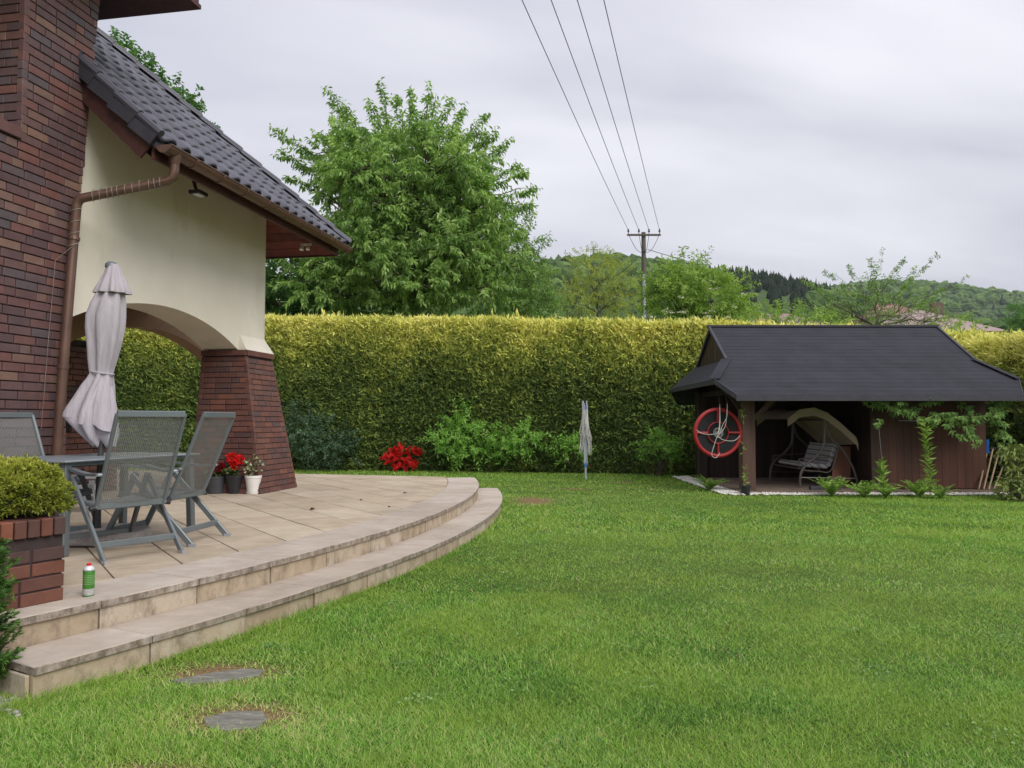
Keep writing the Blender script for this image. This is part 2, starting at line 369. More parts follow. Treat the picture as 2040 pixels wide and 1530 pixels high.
# ------------------------------------------------------------------ terrace: slabs, rim slabs, risers, lower step
def stone_mat(name, stops, streak, dirt, mould=False):
    m = Mt(name, 0.82, 0, 0.3); r = m.rnd(); k = m.noise(3.2, 6, 0.62); g = m.noise(7, 5, 0.6, (0.35, 2.2, 1), (0, 0, R(-20)))
    c = m.ramp(m.math('ADD', m.math('MULTIPLY', k, 0.55), m.math('ADD', m.math('MULTIPLY', g, 0.25), m.math('MULTIPLY', r, 0.2))), stops)
    d = m.ramp(m.noise(1.1, 6, 0.7), [(0.48, (0, 0, 0, 1)), (0.75, (dirt,) * 3 + (1,))]); c = m.mix(d, c, srgb(128, 116, 106))
    s = m.ramp(m.noise(26, 4, 0.7), [(0.6, (0, 0, 0, 1)), (0.78, (streak,) * 3 + (1,))]); c = m.mix(s, c, srgb(118, 104, 92))
    if mould:      # dark algae on the upright edges
        nz = m.n('ShaderNodeSeparateXYZ'); m.l(m.n('ShaderNodeNewGeometry').outputs['True Normal'], nz.inputs[0]); up_ = m.math('LESS_THAN', nz.outputs[2], 0.6)
        c = m.mix(m.math('MULTIPLY', up_, m.ramp(m.noise(16, 5, 0.75, (1, 1, 0.6)), [(0.36, (0.15, 0.15, 0.15, 1)), (0.62, (0.9, 0.9, 0.9, 1))])), c, srgb(98, 86, 74))
    m.col(c); m.bump(m.noise(70, 5, 0.7), 0.35, 0.004); return m.m
M_slab = stone_mat('sandstone_slab', [(0.3, srgb(160, 144, 124)), (0.5, srgb(181, 165, 144)), (0.7, srgb(197, 184, 166))], 0.3, 0.55)
M_rim = stone_mat('worn_step_stone', [(0.3, srgb(160, 146, 132)), (0.5, srgb(180, 167, 154)), (0.7, srgb(196, 186, 175))], 0.45, 0.5, True)
m = Mt('stained_riser_stone', 0.9, 0, 0.2); k = m.noise(5, 6, 0.65)
c = m.ramp(m.math('ADD', m.math('MULTIPLY', k, 0.75), m.math('MULTIPLY', m.rnd(), 0.25)), [(0.3, srgb(158, 140, 118)), (0.5, srgb(176, 159, 137)), (0.72, srgb(188, 176, 160))])
st = m.ramp(m.noise(8, 6, 0.75, (1, 1, 0.5)), [(0.48, (0, 0, 0, 1)), (0.70, (0.8, 0.8, 0.8, 1))]); c = m.mix(st, c, srgb(108, 95, 82))
m.col(c); m.bump(m.noise(45, 5, 0.7), 0.6, 0.006); M_riser = m.m
M_joint = plain('dark_joint', srgb(66, 56, 48), 0.95, 0, 0.3, 20, 0.3)

def pol(a, r): return Vector((TC.x + r * math.cos(R(a)), TC.y + r * math.sin(R(a))))
def clip(poly, p, n):      # keep the side where (q - p) . n <= 0
    o = []
    for i in range(len(poly)):
        a, b = poly[i], poly[(i + 1) % len(poly)]; da, db = (a - p).dot(n), (b - p).dot(n)
        if da <= 0: o.append(a)
        if da * db < 0: o.append(a + (b - a) * (da / (da - db)))
    return o
def area(p): return abs(sum(p[i].x * p[(i + 1) % len(p)].y - p[(i + 1) % len(p)].x * p[i].y for i in range(len(p)))) / 2
terrace_poly = [pol(a, R_TOP - 0.05) for a in np.linspace(A0, A1, 40)] + [BACK_P + BACK_D * 14, Vector((-14.0, 4.0))]
terrace = MB().prism([tuple(p) for p in terrace_poly], -0.1, ZT - 0.045).build('terrace', M_joint); tag(terrace, kind='structure')
BN = Vector((-BACK_D.y, BACK_D.x));  BN = BN if BN.y > 0 else -BN
def piece(name, poly, z0, z1, mat, parent, tilt=0.0):
    mb = MB(); n = len(poly); cx = sum(p.x for p in poly) / n; cy = sum(p.y for p in poly) / n; dz = random.uniform(-0.0015, 0.0015)
    a = sum(poly[i].x * poly[(i + 1) % n].y - poly[(i + 1) % n].x * poly[i].y for i in range(n))
    if a < 0: poly = poly[::-1]
    ins = [(cx + (p.x - cx) * (1 - 0.004 / max(0.05, math.hypot(p.x - cx, p.y - cy))), cy + (p.y - cy) * (1 - 0.004 / max(0.05, math.hypot(p.x - cx, p.y - cy)))) for p in poly]
    lo = [(p.x, p.y, z0) for p in poly]; mi = [(p.x, p.y, z1 - 0.004 + dz) for p in poly]; up_ = [(x, y, z1 + dz) for x, y in ins]
    mb.add(lo + mi + up_, [tuple(range(n))[::-1], tuple(range(2 * n, 3 * n))] + [(i + k, (i + 1) % n + k, (i + 1) % n + n + k, i + n + k) for i in range(n) for k in (0, n)])
    return mb.build(name, mat, parent)
e1 = Vector((-math.sin(R(35)), math.cos(R(35)))); e2 = Vector((math.cos(R(35)), math.sin(R(35)))); g0 = Vector((-1.96, 6.75)); SW, SL = 0.49, 0.98
for i in range(-15, 16):
    off = (0.0, 0.5, 0.22, 0.72)[i % 4] * SL  # staggered rows
    for j in range(-7, 15):
        o = g0 + e2 * (i * SW) + e1 * (j * SL + off); q = 0.0055
        poly = [o + e2 * q + e1 * q, o + e2 * (SW - q) + e1 * q, o + e2 * (SW - q) + e1 * (SL - q), o + e2 * q + e1 * (SL - q)]
        if all((p - TC).length > R_IN + 0.1 for p in poly): continue
        am = math.degrees(math.atan2(*(sum(poly, Vector((0, 0))) / 4 - TC).yx))
        for a in np.arange(am - 4, am + 4.1, 1.0):
            t_ = pol(a, R_IN - 0.004); poly = clip(poly, t_, (t_ - TC).normalized())
            if len(poly) < 3: break
        if len(poly) >= 3: poly = clip(poly, BACK_P - BN * 0.004, BN)
        if len(poly) >= 3: poly = clip(poly, pol(A0, R_IN) + Vector((0.0, 0.01)), Vector((-0.515, -0.857)))
        if len(poly) < 3 or area(poly) < 0.004: continue
        cen = sum(poly, Vector((0, 0))) / len(poly)
        if cen.x < -10.4 or cen.x < -0.75 * cen.y: continue
        piece('paving_slab', poly, ZT - 0.04, ZT, M_slab, terrace)
def ring(a0, a1, r0, r1, n=5): return [pol(a, r1) for a in np.linspace(a0, a1, n)] + [pol(a, r0) for a in np.linspace(a1, a0, n)]
joints = [A0 - 0.0] + [a for a in np.arange(-28.1 - 2.54 * 1, A1 - 0.6, 2.54) if a > A0 + 0.4] + [A1]
g = 0.012
for a, b in zip(joints[:-1], joints[1:]):
    poly = ring(a + g, b - g, R_IN + 0.003, R_TOP + 0.02)
    poly = clip(poly, BACK_P, BN)
    if len(poly) >= 3: piece('rim_slab', poly, ZT - 0.042, ZT + 0.001, M_rim, terrace)
    piece('riser_stone', ring(a + 0.02, b - 0.02, R_TOP - 0.06, R_TOP + random.uniform(-0.004, 0.004)), ZS - 0.01, ZT - 0.045, M_riser, terrace)
step = MB().prism([tuple(p) for p in [pol(a, R_LOW - 0.03) for a in np.linspace(AL + 0.1, 6.9, 40)] + [pol(a, R_TOP - 0.03) for a in np.linspace(6.9, AL + 0.1, 40)]], -0.1, ZS - 0.045).build('terrace_step', M_joint); tag(step, kind='structure')
joints = [AL] + [a for a in np.arange(-27.9, 6.2, 2.5)] + [7.0]
for a, b in zip(joints[:-1], joints[1:]):
    piece('tread_slab', ring(a + g, b - g, R_TOP + 0.003, R_LOW + 0.02), ZS - 0.04, ZS, M_rim, step)
    piece('riser_stone', ring(a + 0.02, b - 0.02, R_LOW - 0.06, R_LOW + random.uniform(-0.012, 0.004)), -0.06, ZS - 0.043, M_riser, step)
piece('riser_stone', ring(A0 + 0.02, AL + 0.05, R_TOP - 0.06, R_TOP - 0.002), -0.06, ZS - 0.012, M_riser, terrace)
for (r0, r1, z0, z1, par, A0_) in ((R_TOP, R_LOW - 0.02, -0.06, ZS - 0.043, step, AL), (R_IN - 0.4, R_TOP - 0.01, -0.06, ZT - 0.045, terrace, A0)):   # the near end faces
    p0, p1 = pol(A0_, r0), pol(A0_, r1); t_ = Vector((math.sin(R(A0_)), -math.cos(R(A0_))))
    piece('riser_stone', [p0, p1, p1 + t_ * 0.02, p0 + t_ * 0.02], z0, z1, M_riser, par)

# ------------------------------------------------------------------ bricks
_bm_cache = {}
def brick_mesh(L, Hh, D, mat):
    k = (round(L, 2), round(Hh, 3), round(D, 3), mat.name)
    if k not in _bm_cache:
        mb = MB(); mb.box((0, -D, 0), (k[0], 0, Hh)); me = mb.mesh('brick'); bm = bmesh.new(); bm.from_mesh(me)
        bmesh.ops.bevel(bm, geom=[e_ for e_ in bm.edges if all(abs(v.co.y) < 1e-6 for v in e_.verts)], offset=0.004, segments=1, affect='EDGES'); bm.to_mesh(me); bm.free(); me.materials.append(mat); _bm_cache[k] = me
    return _bm_cache[k]
def brick_face(O, d, n, upv, span, Ht, z0=0.0, course=0.081, L=0.245, Hh=0.0705, D=0.06, seed=1):
    """bricks of a running bond on a face with origin O: list of (matrix, length, height, depth)"""
    rnd = random.Random(seed); out_ = []; k = 0; h = z0
    d, n, upv = Vector(d).normalized(), Vector(n).normalized(), Vector(upv).normalized()
    while h + Hh <= Ht + 1e-4:
        a0, a1 = span(h + Hh / 2); a = a0 - rnd.choice((0.0, 0.125, 0.06, 0.185))
        while a < a1 - 0.02:
            Lb = L if rnd.random() > 0.16 else 0.115
            s, t = max(a, a0), min(a + Lb, a1)
            if a1 - t < 0.03: t = a1
            if t - s > 0.025:
                p = Vector(O) + d * s + upv * h + n * rnd.uniform(-0.002, 0.0025)
                Mx = Matrix((d, n, upv)).transposed().to_4x4(); Mx.translation = p
                if Matrix((d, n, upv)).determinant() < 0:      # keep a right-handed frame: start from the other end
                    Mx = Matrix((-d, n, upv)).transposed().to_4x4(); Mx.translation = p + d * (t - s)
                out_.append((Mx, t - s, Hh, D))
            a = t + 0.01 if t < a1 else a1
        k += 1; h += course
    return out_
def lay(bricks, parent, mat, name='brick'):
    for Mx, L, Hh, D in bricks:
        o = bpy.data.objects.new(name, brick_mesh(L, Hh, D, mat)); COL.objects.link(o); o.parent = parent; o.matrix_basis = Mx
        if parent.type == 'EMPTY': o.matrix_parent_inverse = Matrix.Translation(-Vector(parent.location))
def lay_stuff(bricks, parent, mat, name='brickwork'):
    v, f, r = [], [], []
    for Mx, L, Hh, D in bricks:
        b = len(v); q = random.random()
        for x, y, z in ((0, -D, 0), (L, -D, 0), (L, 0, 0), (0, 0, 0), (0, -D, Hh), (L, -D, Hh), (L, 0, Hh), (0, 0, Hh)): v.append(tuple(Mx @ Vector((x, y, z)))); r.append(q)
        f += [tuple(b + i for i in t) for t in ((3, 2, 1, 0), (4, 5, 6, 7), (0, 1, 5, 4), (1, 2, 6, 5), (2, 3, 7, 6), (3, 0, 4, 7))]
    return tag(np_mesh(name, np.array(v), np.array(f), mat, parent, {'rnd': np.array(r)}), kind='stuff')

# ------------------------------------------------------------------ house
house = root('house', H(9, -8, ZT), 'cream rendered house wing with brick chimney, arched porch and grey tiled roof', 'house')
VW, UE = -6.04, 11.25                     # outer wall plane, far end of the wall
# arched wall between chimney and pillar
def arch_wall(name, u0, u1, s0, s1, zs, rise, ztop, v0, v1, mat):
    mb = MB(); us = [u0, s0] + [s0 + (s1 - s0) * k / 28 for k in range(1, 28)] + [s1, u1]
    half = (s1 - s0) / 2; Rr = (half * half + rise * rise) / (2 * rise); mid = (s0 + s1) / 2
    def zb(u): return zs if (u <= s0 or u >= s1) else zs + rise - Rr + math.sqrt(max(0, Rr * Rr - (u - mid) ** 2))
    for a, b in zip(us[:-1], us[1:]):
        if b - a < 1e-4: continue
        za, zb_ = zb(a), zb(b)
        mb.add([H(a, v1, za), H(b, v1, zb_), H(b, v1, ztop), H(a, v1, ztop), H(a, v0, za), H(b, v0, zb_), H(b, v0, ztop), H(a, v0, ztop)],
               [(0, 1, 2, 3), (5, 4, 7, 6), (4, 5, 1, 0), (3, 2, 6, 7)])
    mb.add([H(u0, v1, zs), H(u0, v0, zs), H(u0, v0, ztop), H(u0, v1, ztop)], [(0, 1, 2, 3)]); mb.add([H(u1, v1, zs), H(u1, v0, zs), H(u1, v0, ztop), H(u1, v1, ztop)], [(3, 2, 1, 0)])
    return mb.build(name, mat, house)
arch_wall('wall', 7.0, UE, 7.05, 10.45, 2.44, 0.385, 5.08, -6.60, VW, M_render)
M_porch = plain('porch_shade_render', srgb(142, 112, 90), 0.9, 0, 0.12, 3, 0.2, 120)  # porch shade put into the colour: browner than the cream outer wall
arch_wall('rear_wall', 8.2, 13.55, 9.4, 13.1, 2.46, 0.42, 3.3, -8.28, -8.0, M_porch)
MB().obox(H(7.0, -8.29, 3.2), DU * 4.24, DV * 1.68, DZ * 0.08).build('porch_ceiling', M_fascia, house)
MB().obox(H(13.12, -8.3, ZT), DU * 0.42, DV * 0.29, DZ * 2.12).build('rear_pier', M_render, house)
# plaster flare above the pillar
mb = MB(); z0, z1 = 2.43, 2.66; va = -5.885
mb.add([H(10.43, va, z0), H(11.27, va, z0), H(UE - 0.002, VW + 0.001, z1), H(10.50, VW + 0.001, z1), H(10.46, VW - 0.02, z0), H(11.25, VW - 0.02, z0)], [(0, 1, 2, 3), (0, 3, 4), (1, 5, 2), (0, 4, 5, 1)])
mb.build('plaster_flare', M_render, house)
# brick pillar: leans outwards at the foot
PZ0, PZ1 = ZT, 2.345
def pl(h, a, b): return a + (b - a) * min(1.0, h / (PZ1 - PZ0))
def cor(k, z):     # corner k of the pillar at height z above the terrace
    un, uf = pl(z, 10.21, 10.45), pl(z, 11.36, 11.25); vo, vi = pl(z, -5.50, -5.90), -6.62
    return H((un, uf, uf, un)[k], (vo, vo, vi, vi)[k], PZ0 + z)
def inset(z, q):
    cs = [cor(k, z) for k in range(4)]; c_ = sum(cs, Vector()) / 4
    return [p + (c_ - p).normalized() * q for p in cs]
hh = PZ1 - PZ0
pil = MB().hexa([tuple(p) for p in (inset(0, 0.016)[::-1] + inset(hh, 0.016)[::-1])]).build('brick_pillar', M_mortar, house)
def pillar_face(k0, k1, seed):
    a, b, at_, bt = cor(k0, 0), cor(k1, 0), cor(k0, hh), cor(k1, hh); d = (b - a).normalized(); upv = (at_ - a) - d * (at_ - a).dot(d); n = d.cross(upv).normalized(); sl = upv.length; upv.normalize()
    ca, cb = (at_ - a).dot(d), (bt - a).dot(d); w = (b - a).length
    return brick_face(a, d, n, upv, lambda h: (0.002 + ca * h / sl, w + (cb - w) * h / sl - 0.002), sl - 0.002, 0.003, seed=seed)
lay(pillar_face(3, 0, 5), pil, M_brick2); lay(pillar_face(0, 1, 6), pil, M_brick2)
lay_stuff(pillar_face(1, 2, 7) + pillar_face(2, 3, 8), pil, M_brick2)
for k0, k1, nn in ((0, 1, 4), (3, 0, 3)):      # rowlock cap course
    a, b = cor(k0, hh), cor(k1, hh); c_ = sum((cor(k, hh) for k in range(4)), Vector()) / 4; d = (b - a); nrm = Vector((d.y, -d.x, 0)).normalized(); nrm = nrm if nrm.dot(a - c_) > 0 else -nrm
    for q in range(nn):
        MB().obox(a + d * (q / nn) + d.normalized() * 0.004 + nrm * 0.03 - DZ * 0.0, d / nn - d.normalized() * 0.008, -nrm * 0.16, DZ * 0.082).build('cap_brick', M_brick2, pil, bevel=0.004)
# brick pier of the rear arch, flaring at the foot, with a dark log recess
pier = MB().obox(H(9.2, -8.5, ZT), DU * 0.8, DV * 0.455, DZ * 2.2)
pier.add([H(9.9, -8.06, ZT), H(10.45, -8.06, ZT), H(10.43, -8.06, 1.0), H(9.95, -8.06, 2.2), H(9.9, -8.5, ZT), H(10.45, -8.5, ZT), H(10.43, -8.5, 1.0), H(9.95, -8.5, 2.2)], [(0, 1, 2, 3), (1, 5, 6, 2), (2, 6, 7, 3), (5, 4, 7, 6)])
pier = pier.build('brick_pier', M_mortar, house)
def pier_edge(h):
    z = h + ZT
    return 10.46 if z < 0.95 else 9.80 + 0.66 * max(0.0, (2.1 - z) / 1.15) ** 1.7
def in_niche(Mx): 
    p = Mx.translation; z = p.z; u = SU * p.x + CU * p.y
    return 1.19 < z < 1.42 and u < 9.72
lay([b for b in brick_face(H(9.25, -8.0, ZT), DU, DV, DZ, lambda h: (0.0, pier_edge(h) - 9.25), 2.14, seed=21) if not in_niche(b[0])], pier, M_brick2)
MB().obox(H(9.2, -8.056, 1.185), DU * 0.6, DV * 0.012, DZ * 0.235).build('recess', plain('recess_shade', srgb(26, 24, 24), 0.9), pier)  # near-black panel paints the shade inside the shallow opening
MB().obox(H(9.25, -8.05, 1.425), DU * 0.5, DV * 0.055, DZ * 0.02).build('recess_lintel', M_galv, pier)

# chimney tower
VC = -5.95; ZL = 4.10
def uedge(z): return 6.99 + 0.092 * max(0.0, z - 2.44)
mb = MB(); mb.obox(H(3.0, -9.0, ZT), DU * 3.97, DV * (9.0 + VC - 0.016), DZ * (ZL - ZT)); mb.obox(H(6.325, -7.6, ZL), DU * 0.85, DV * (7.6 + VC - 0.016), DZ * 4.4)
chim = mb.build('chimney', M_mortar, house)
fb = brick_face(H(3.0, VC, ZT), DU, DV, DZ, lambda h: (0.0, uedge(h + ZT) - 3.0) if h + ZT < ZL else (3.31, uedge(h + ZT) - 3.0), 8.0 - ZT, 0.005, course=0.089, Hh=0.078, L=0.255, seed=31)
near = brick_face(H(6.31, VC, ZL), -DV, -DU, DZ, lambda h: (0.003, 1.4), 3.9, 0.005, course=0.089, Hh=0.078, L=0.255, seed=32)
def seen(b):
    p = b[0].translation; u = SU * p.x + CU * p.y
    return u > 6.05 and 1.15 < p.z < 6.05
vis = [b for b in fb if seen(b)] + [b for b in near if b[0].translation.z < 6.0 and (b[0].translation - H(6.31, VC, b[0].translation.z)).length < 0.55]
lay(vis[:330], chim, M_brick); lay_stuff([b for b in fb if not seen(b)] + vis[330:] + [b for b in near if b[0].translation.z >= 6.0 or (b[0].translation - H(6.31, VC, b[0].translation.z)).length >= 0.55], chim, M_brick)
for k in range(5):   # rowlock ledge where the tower narrows
    MB().obox(H(6.30 - 0.3 * (k + 1), VC + 0.03, ZL - 0.02), DU * 0.29, -DV * 0.3, DZ * 0.11).build('ledge_brick', M_brick, chim, bevel=0.004)
lay(brick_face(H(uedge(2.0), VC, ZT), -DV, DU, DZ, lambda h: (0.003, 0.085), 4.2, 0.005, seed=33)[:0], chim, M_brick)
MB().obox(H(6.93, VC - 0.02, ZT), DU * 0.045, -DV * 0.6, DZ * 5.6).build('return_wall', M_mortar, chim)

# roof: pitch 43 degrees, hipped at the far end
TP = math.tan(R(43)); VE, ZE, UN, UF = -5.05, 4.33, 7.08, 12.02; RUN = 3.5
def RP(u, s, lift=0.0):   # point on the roof plane, s metres (plan) up from the eave
    return H(u, VE - s, ZE + s * TP) + (DZ * math.cos(R(43)) + DV * math.sin(R(43))) * lift
mb = MB(); th = -0.10
a_, b_, c_, d_ = RP(UN, 0, -0.02), RP(UF, 0, -0.02), RP(UF - RUN, RUN, -0.02), RP(UN, RUN, -0.02)
low = [p + DZ * th for p in (a_, b_, c_, d_)]
mb.hexa([tuple(p) for p in low] + [tuple(p) for p in (a_, b_, c_, d_)])
roof = mb.build('roof', M_verge, house)
e_, f_ = H(UF, VE - 2 * RUN, ZE - 0.02), H(UN, VE - 2 * RUN, ZE - 0.02)
MB().add([RP(UF, 0, -0.02), H(UF, VE - 2 * RUN, ZE - 0.02), RP(UF - RUN, RUN, -0.02)], [(0, 1, 2)]).build('hip_end', M_tile, roof)
MB().add([e_, f_, RP(UN, RUN, -0.02), RP(UF - RUN, RUN, -0.02)], [(0, 1, 2, 3)]).build('rear_slope', M_tile, roof)
NC, EXP = 19, 0.335; CW = (UF - UN) / NC; c43, s43 = math.cos(R(43)), math.sin(R(43))
def tile_mesh():
    prof = [(0.0, 0.012), (0.14, 0.0), (0.34, 0.004), (0.5, 0.026), (0.64, 0.048), (0.76, 0.054), (0.88, 0.046), (1.0, 0.024)]
    w = CW * 1.02; LL = EXP + 0.05; v, f = [], []; n = len(prof)
    for y, l in ((-0.035, 0.022), (-0.015, 0.034), (LL * 0.5, 0.014), (LL, 0.0)):
        for x, z in prof: v.append((x * w, y, z + l))
    for x, z in prof: v.append((x * w, -0.033, z - 0.002))
    for r in range(3):
        for i in range(n - 1): f.append((r * n + i, r * n + i + 1, (r + 1) * n + i + 1, (r + 1) * n + i))
    for i in range(n - 1): f.append((4 * n + i, 4 * n + i + 1, i + 1, i))
    me = bpy.data.meshes.new('roof_tile'); me.from_pydata(v, [], f); me.materials.append(M_tile); me.polygons.foreach_set('use_smooth', [True] * len(f)); me.update(); return me
TM = tile_mesh()
slope_dir = (-DV * c43 + DZ * s43); nrm_dir = (DZ * c43 + DV * s43)
fr = Matrix((DU, slope_dir, nrm_dir)).transposed().to_4x4()
for r in range(int(RUN / c43 / EXP) + 1):
    s = r * EXP; umax = UF - s * c43
    for k in range(NC):
        u = UN + k * CW
        if u + 0.06 > umax: continue
        me = TM
        if u + CW * 1.03 > UF - (s + EXP + 0.06) * c43:      # cut along the hip
            me = TM.copy(); bm = bmesh.new(); bm.from_mesh(me); hp = Vector((UF - s * c43 - u - 0.03, 0, 0)); hn = Vector((1, c43, 0)).normalized()
            bmesh.ops.bisect_plane(bm, geom=bm.verts[:] + bm.edges[:] + bm.faces[:], plane_co=hp, plane_no=hn, clear_outer=True); bm.to_mesh(me); bm.free()
            if len(me.polygons) < 3: continue
        Mx = fr.copy(); Mx.translation = H(u, VE - s * c43, ZE + s * s43) + nrm_dir * random.uniform(0, 0.003)
        o = bpy.data.objects.new('roof_tile', me); COL.objects.link(o); o.parent = roof; o.matrix_basis = Mx
hd = (RP(UF - RUN, RUN) - RP(UF, 0)); hl = hd.length; hd.normalize(); hs = hd.cross(DZ).normalized(); hu = hs.cross(hd)
for k in range(int(hl / 0.36) + 1):          # half-round hip caps
    p0 = RP(UF, 0) + hd * (k * 0.36 - 0.06) + hu * 0.045; mb = MB(); n = 9; v = []
    for (t, rr) in ((0, 0.098), (0.05, 0.10), (0.40, 0.088)):
        for i in range(n): a = math.pi * i / (n - 1); v.append(p0 + hd * t + hs * math.cos(a) * rr + hu * (math.sin(a) * rr * 0.95 + (0.012 if t < 0.1 else 0)))
    v.append(p0 - hu * 0.01); mb.add(v, [(r * n + i, r * n + i + 1, (r + 1) * n + i + 1, (r + 1) * n + i) for r in range(2) for i in range(n - 1)] + [(i + 1, i, 3 * n) for i in range(n - 1)])
    mb.build('hip_cap', M_tile, roof, True)
for k in range(int(RUN / c43 / EXP)):        # verge tiles with a flat side flap
    o = H(UN - 0.045, VE - k * EXP * c43, ZE + k * EXP * s43) + nrm_dir * 0.03 - DU * 0.006 * (k % 2)
    MB().obox(o - slope_dir * 0.02, DU * 0.03, slope_dir * (EXP + 0.0) - nrm_dir * 0.03, -nrm_dir * 0.125).build('verge_tile', M_verge, roof)
    MB().tube([o - slope_dir * 0.03 + DU * 0.03 + nrm_dir * 0.03, o + slope_dir * EXP + DU * 0.03 + nrm_dir * 0.012], 0.045, 8).build('verge_tile', M_tile, roof, True)
MB().obox(H(UN + 0.01, VE - 0.06, ZE - 0.055), DU * 0.03, slope_dir * 4.8, -nrm_dir * 0.20).build('bargeboard', M_fascia, roof)
# soffit boards rise from the fascia to the wall, on the side and round the far end
ZF, VF = 4.14, -5.16; UFF = UF - 0.11
nb = 8; sw_ = VF - VW
for k in range(nb):
    a, b = sw_ * k / nb, sw_ * (k + 0.94) / nb; za, zb_ = ZF + a * TP, ZF + b * TP
    for q in ([H(UN + 0.1, VF - a, za), H(UFF - a, VF - a, za), H(UFF - b, VF - b, zb_), H(UN + 0.1, VF - b, zb_)], [H(UFF - a, VF - a, za), H(UFF - a, -8.8, za), H(UFF - b, -8.8, zb_), H(UFF - b, VF - b, zb_)]):
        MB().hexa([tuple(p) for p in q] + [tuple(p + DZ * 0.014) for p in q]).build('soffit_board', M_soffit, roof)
MB().obox(H(UN + 0.05, VF + 0.02, ZF - 0.02), DU * (UFF - UN - 0.03), DV * 0.03, DZ * 0.16).build('fascia', M_fascia, roof)
MB().obox(H(UFF + 0.02, VF + 0.045, ZF - 0.025), DU * 0.03, -DV * 3.7, DZ * 0.20).build('fascia', M_fascia, roof)
# gutter with joints and end cap, downpipe
gut = MB(); VG, ZG, GR = -4.985, 4.255, 0.082; n = 9; v = []
for u in (UN + 0.03, UF + 0.02):
    for rr in (GR, GR - 0.005):
        for i in range(n): a = math.pi + math.pi * i / (n - 1); v.append(H(u, VG + rr * math.cos(a), ZG + rr * math.sin(a)))
fcs = [(i, i + 1, 2 * n + i + 1, 2 * n + i) for i in range(n - 1)] + [(n + i + 1, n + i, 3 * n + i, 3 * n + i + 1) for i in range(n - 1)]
fcs += [(0, 2 * n, 3 * n, n), (n - 1, 2 * n - 1, 4 * n - 1, 3 * n - 1)]
gut.add(v, fcs); gut.tube([H(UN + 0.03, VG + GR, ZG), H(UF + 0.02, VG + GR, ZG)], 0.009, 6)
gutter = gut.build('gutter', M_copper, house, True)
for u in (UN + 0.02, UF + 0.015):
    MB().add([H(u + q, VG + GR * 1.03 * math.cos(math.pi + math.pi * i / 8), ZG + GR * 1.03 * math.sin(math.pi + math.pi * i / 8)) for q in (0, 0.018) for i in range(9)], [tuple(range(9)), tuple(range(9, 18))[::-1]] + [(i + 1, i, i + 9, i + 10) for i in range(8)]).build('end_cap', M_copper, gutter)
for k in range(9):
    u = UN + 0.5 + k * 0.54; MB().add([H(u + q, VG + rr * math.cos(math.pi + math.pi * i / 10), ZG + rr * math.sin(math.pi + math.pi * i / 10)) for q in (0, 0.03) for rr in (GR + 0.008,) for i in range(11)], [(i, i + 1, i + 12, i + 11) for i in range(10)] + [tuple(range(11))]).build('gutter_clip', M_copper, gutter)
uo = 7.30
pts = [H(uo, VG, ZG - 0.04), H(uo, VG, 4.05), H(uo - 0.005, VG - 0.015, 3.97), H(uo - 0.02, VG - 0.06, 3.93)]
e2_ = H(6.96, -5.81, 3.69)
pts += [H(6.985, -5.75, 3.71), e2_, H(6.95, -5.84, 3.67), H(6.945, -5.86, 3.61), H(6.90, -5.86, 3.0), H(6.79, -5.85, 1.6), H(6.70, -5.84, ZT)]
down = MB().tube(pts, 0.048, 12).build('downpipe', M_copper, house, True)
MB().lathe([(0.075, 0.0), (0.06, -0.08), (0.05, -0.13)], H(uo, VG, ZG - 0.02), 14).build('gutter_outlet', M_copper, gutter, True)
for z in (3.24, 1.9):
    MB().tube([H(6.815 + 0.076 * (z - 1.9), -5.855, z), H(6.818 + 0.076 * (z - 1.9), -5.855, z + 0.035)], 0.056, 12).build('pipe_clamp', M_copper, down)
wire = []; a, b = H(uo - 0.03, VG - 0.1, 3.915), H(6.985, -5.75, 3.715)
dd = (b - a).normalized(); s1_ = dd.cross(DZ).normalized(); s2_ = s1_.cross(dd)
for k in range(150):
    t = k / 149; ph = t * 2 * math.pi * 11 + math.sin(t * 9) * 1.5; rr = 0.052 + 0.012 * abs(math.sin(t * 37)); wire.append(a + (b - a) * (t + 0.012 * math.sin(t * 23)) + s1_ * rr * math.cos(ph) + s2_ * rr * math.sin(ph))
for k in range(60):
    t = k / 59; ph = t * 2 * math.pi * 4; wire.append(H(6.945 - 0.04 * t, -5.86, 3.61 - 0.5 * t) + DU * 0.052 * math.cos(ph) + DV * 0.052 * math.sin(ph))
tag(MB().tube(wire, 0.0035, 5).build('fairy_light_wire', plain('clear_wire', srgb(150, 140, 130), 0.5)), 'thin pale wire wound round the brown downpipe', 'wire')
tag(MB().tube([H(6.88, -5.80, 3.2), H(6.76, VC + 0.02, 3.0), H(6.70, VC + 0.02, 2.2), H(6.64, VC + 0.02, 1.3)], 0.003, 5).build('hanging_wire', plain('clear_wire_2', srgb(120, 110, 104), 0.5)), 'thin wire hanging down the brick chimney wall', 'wire')
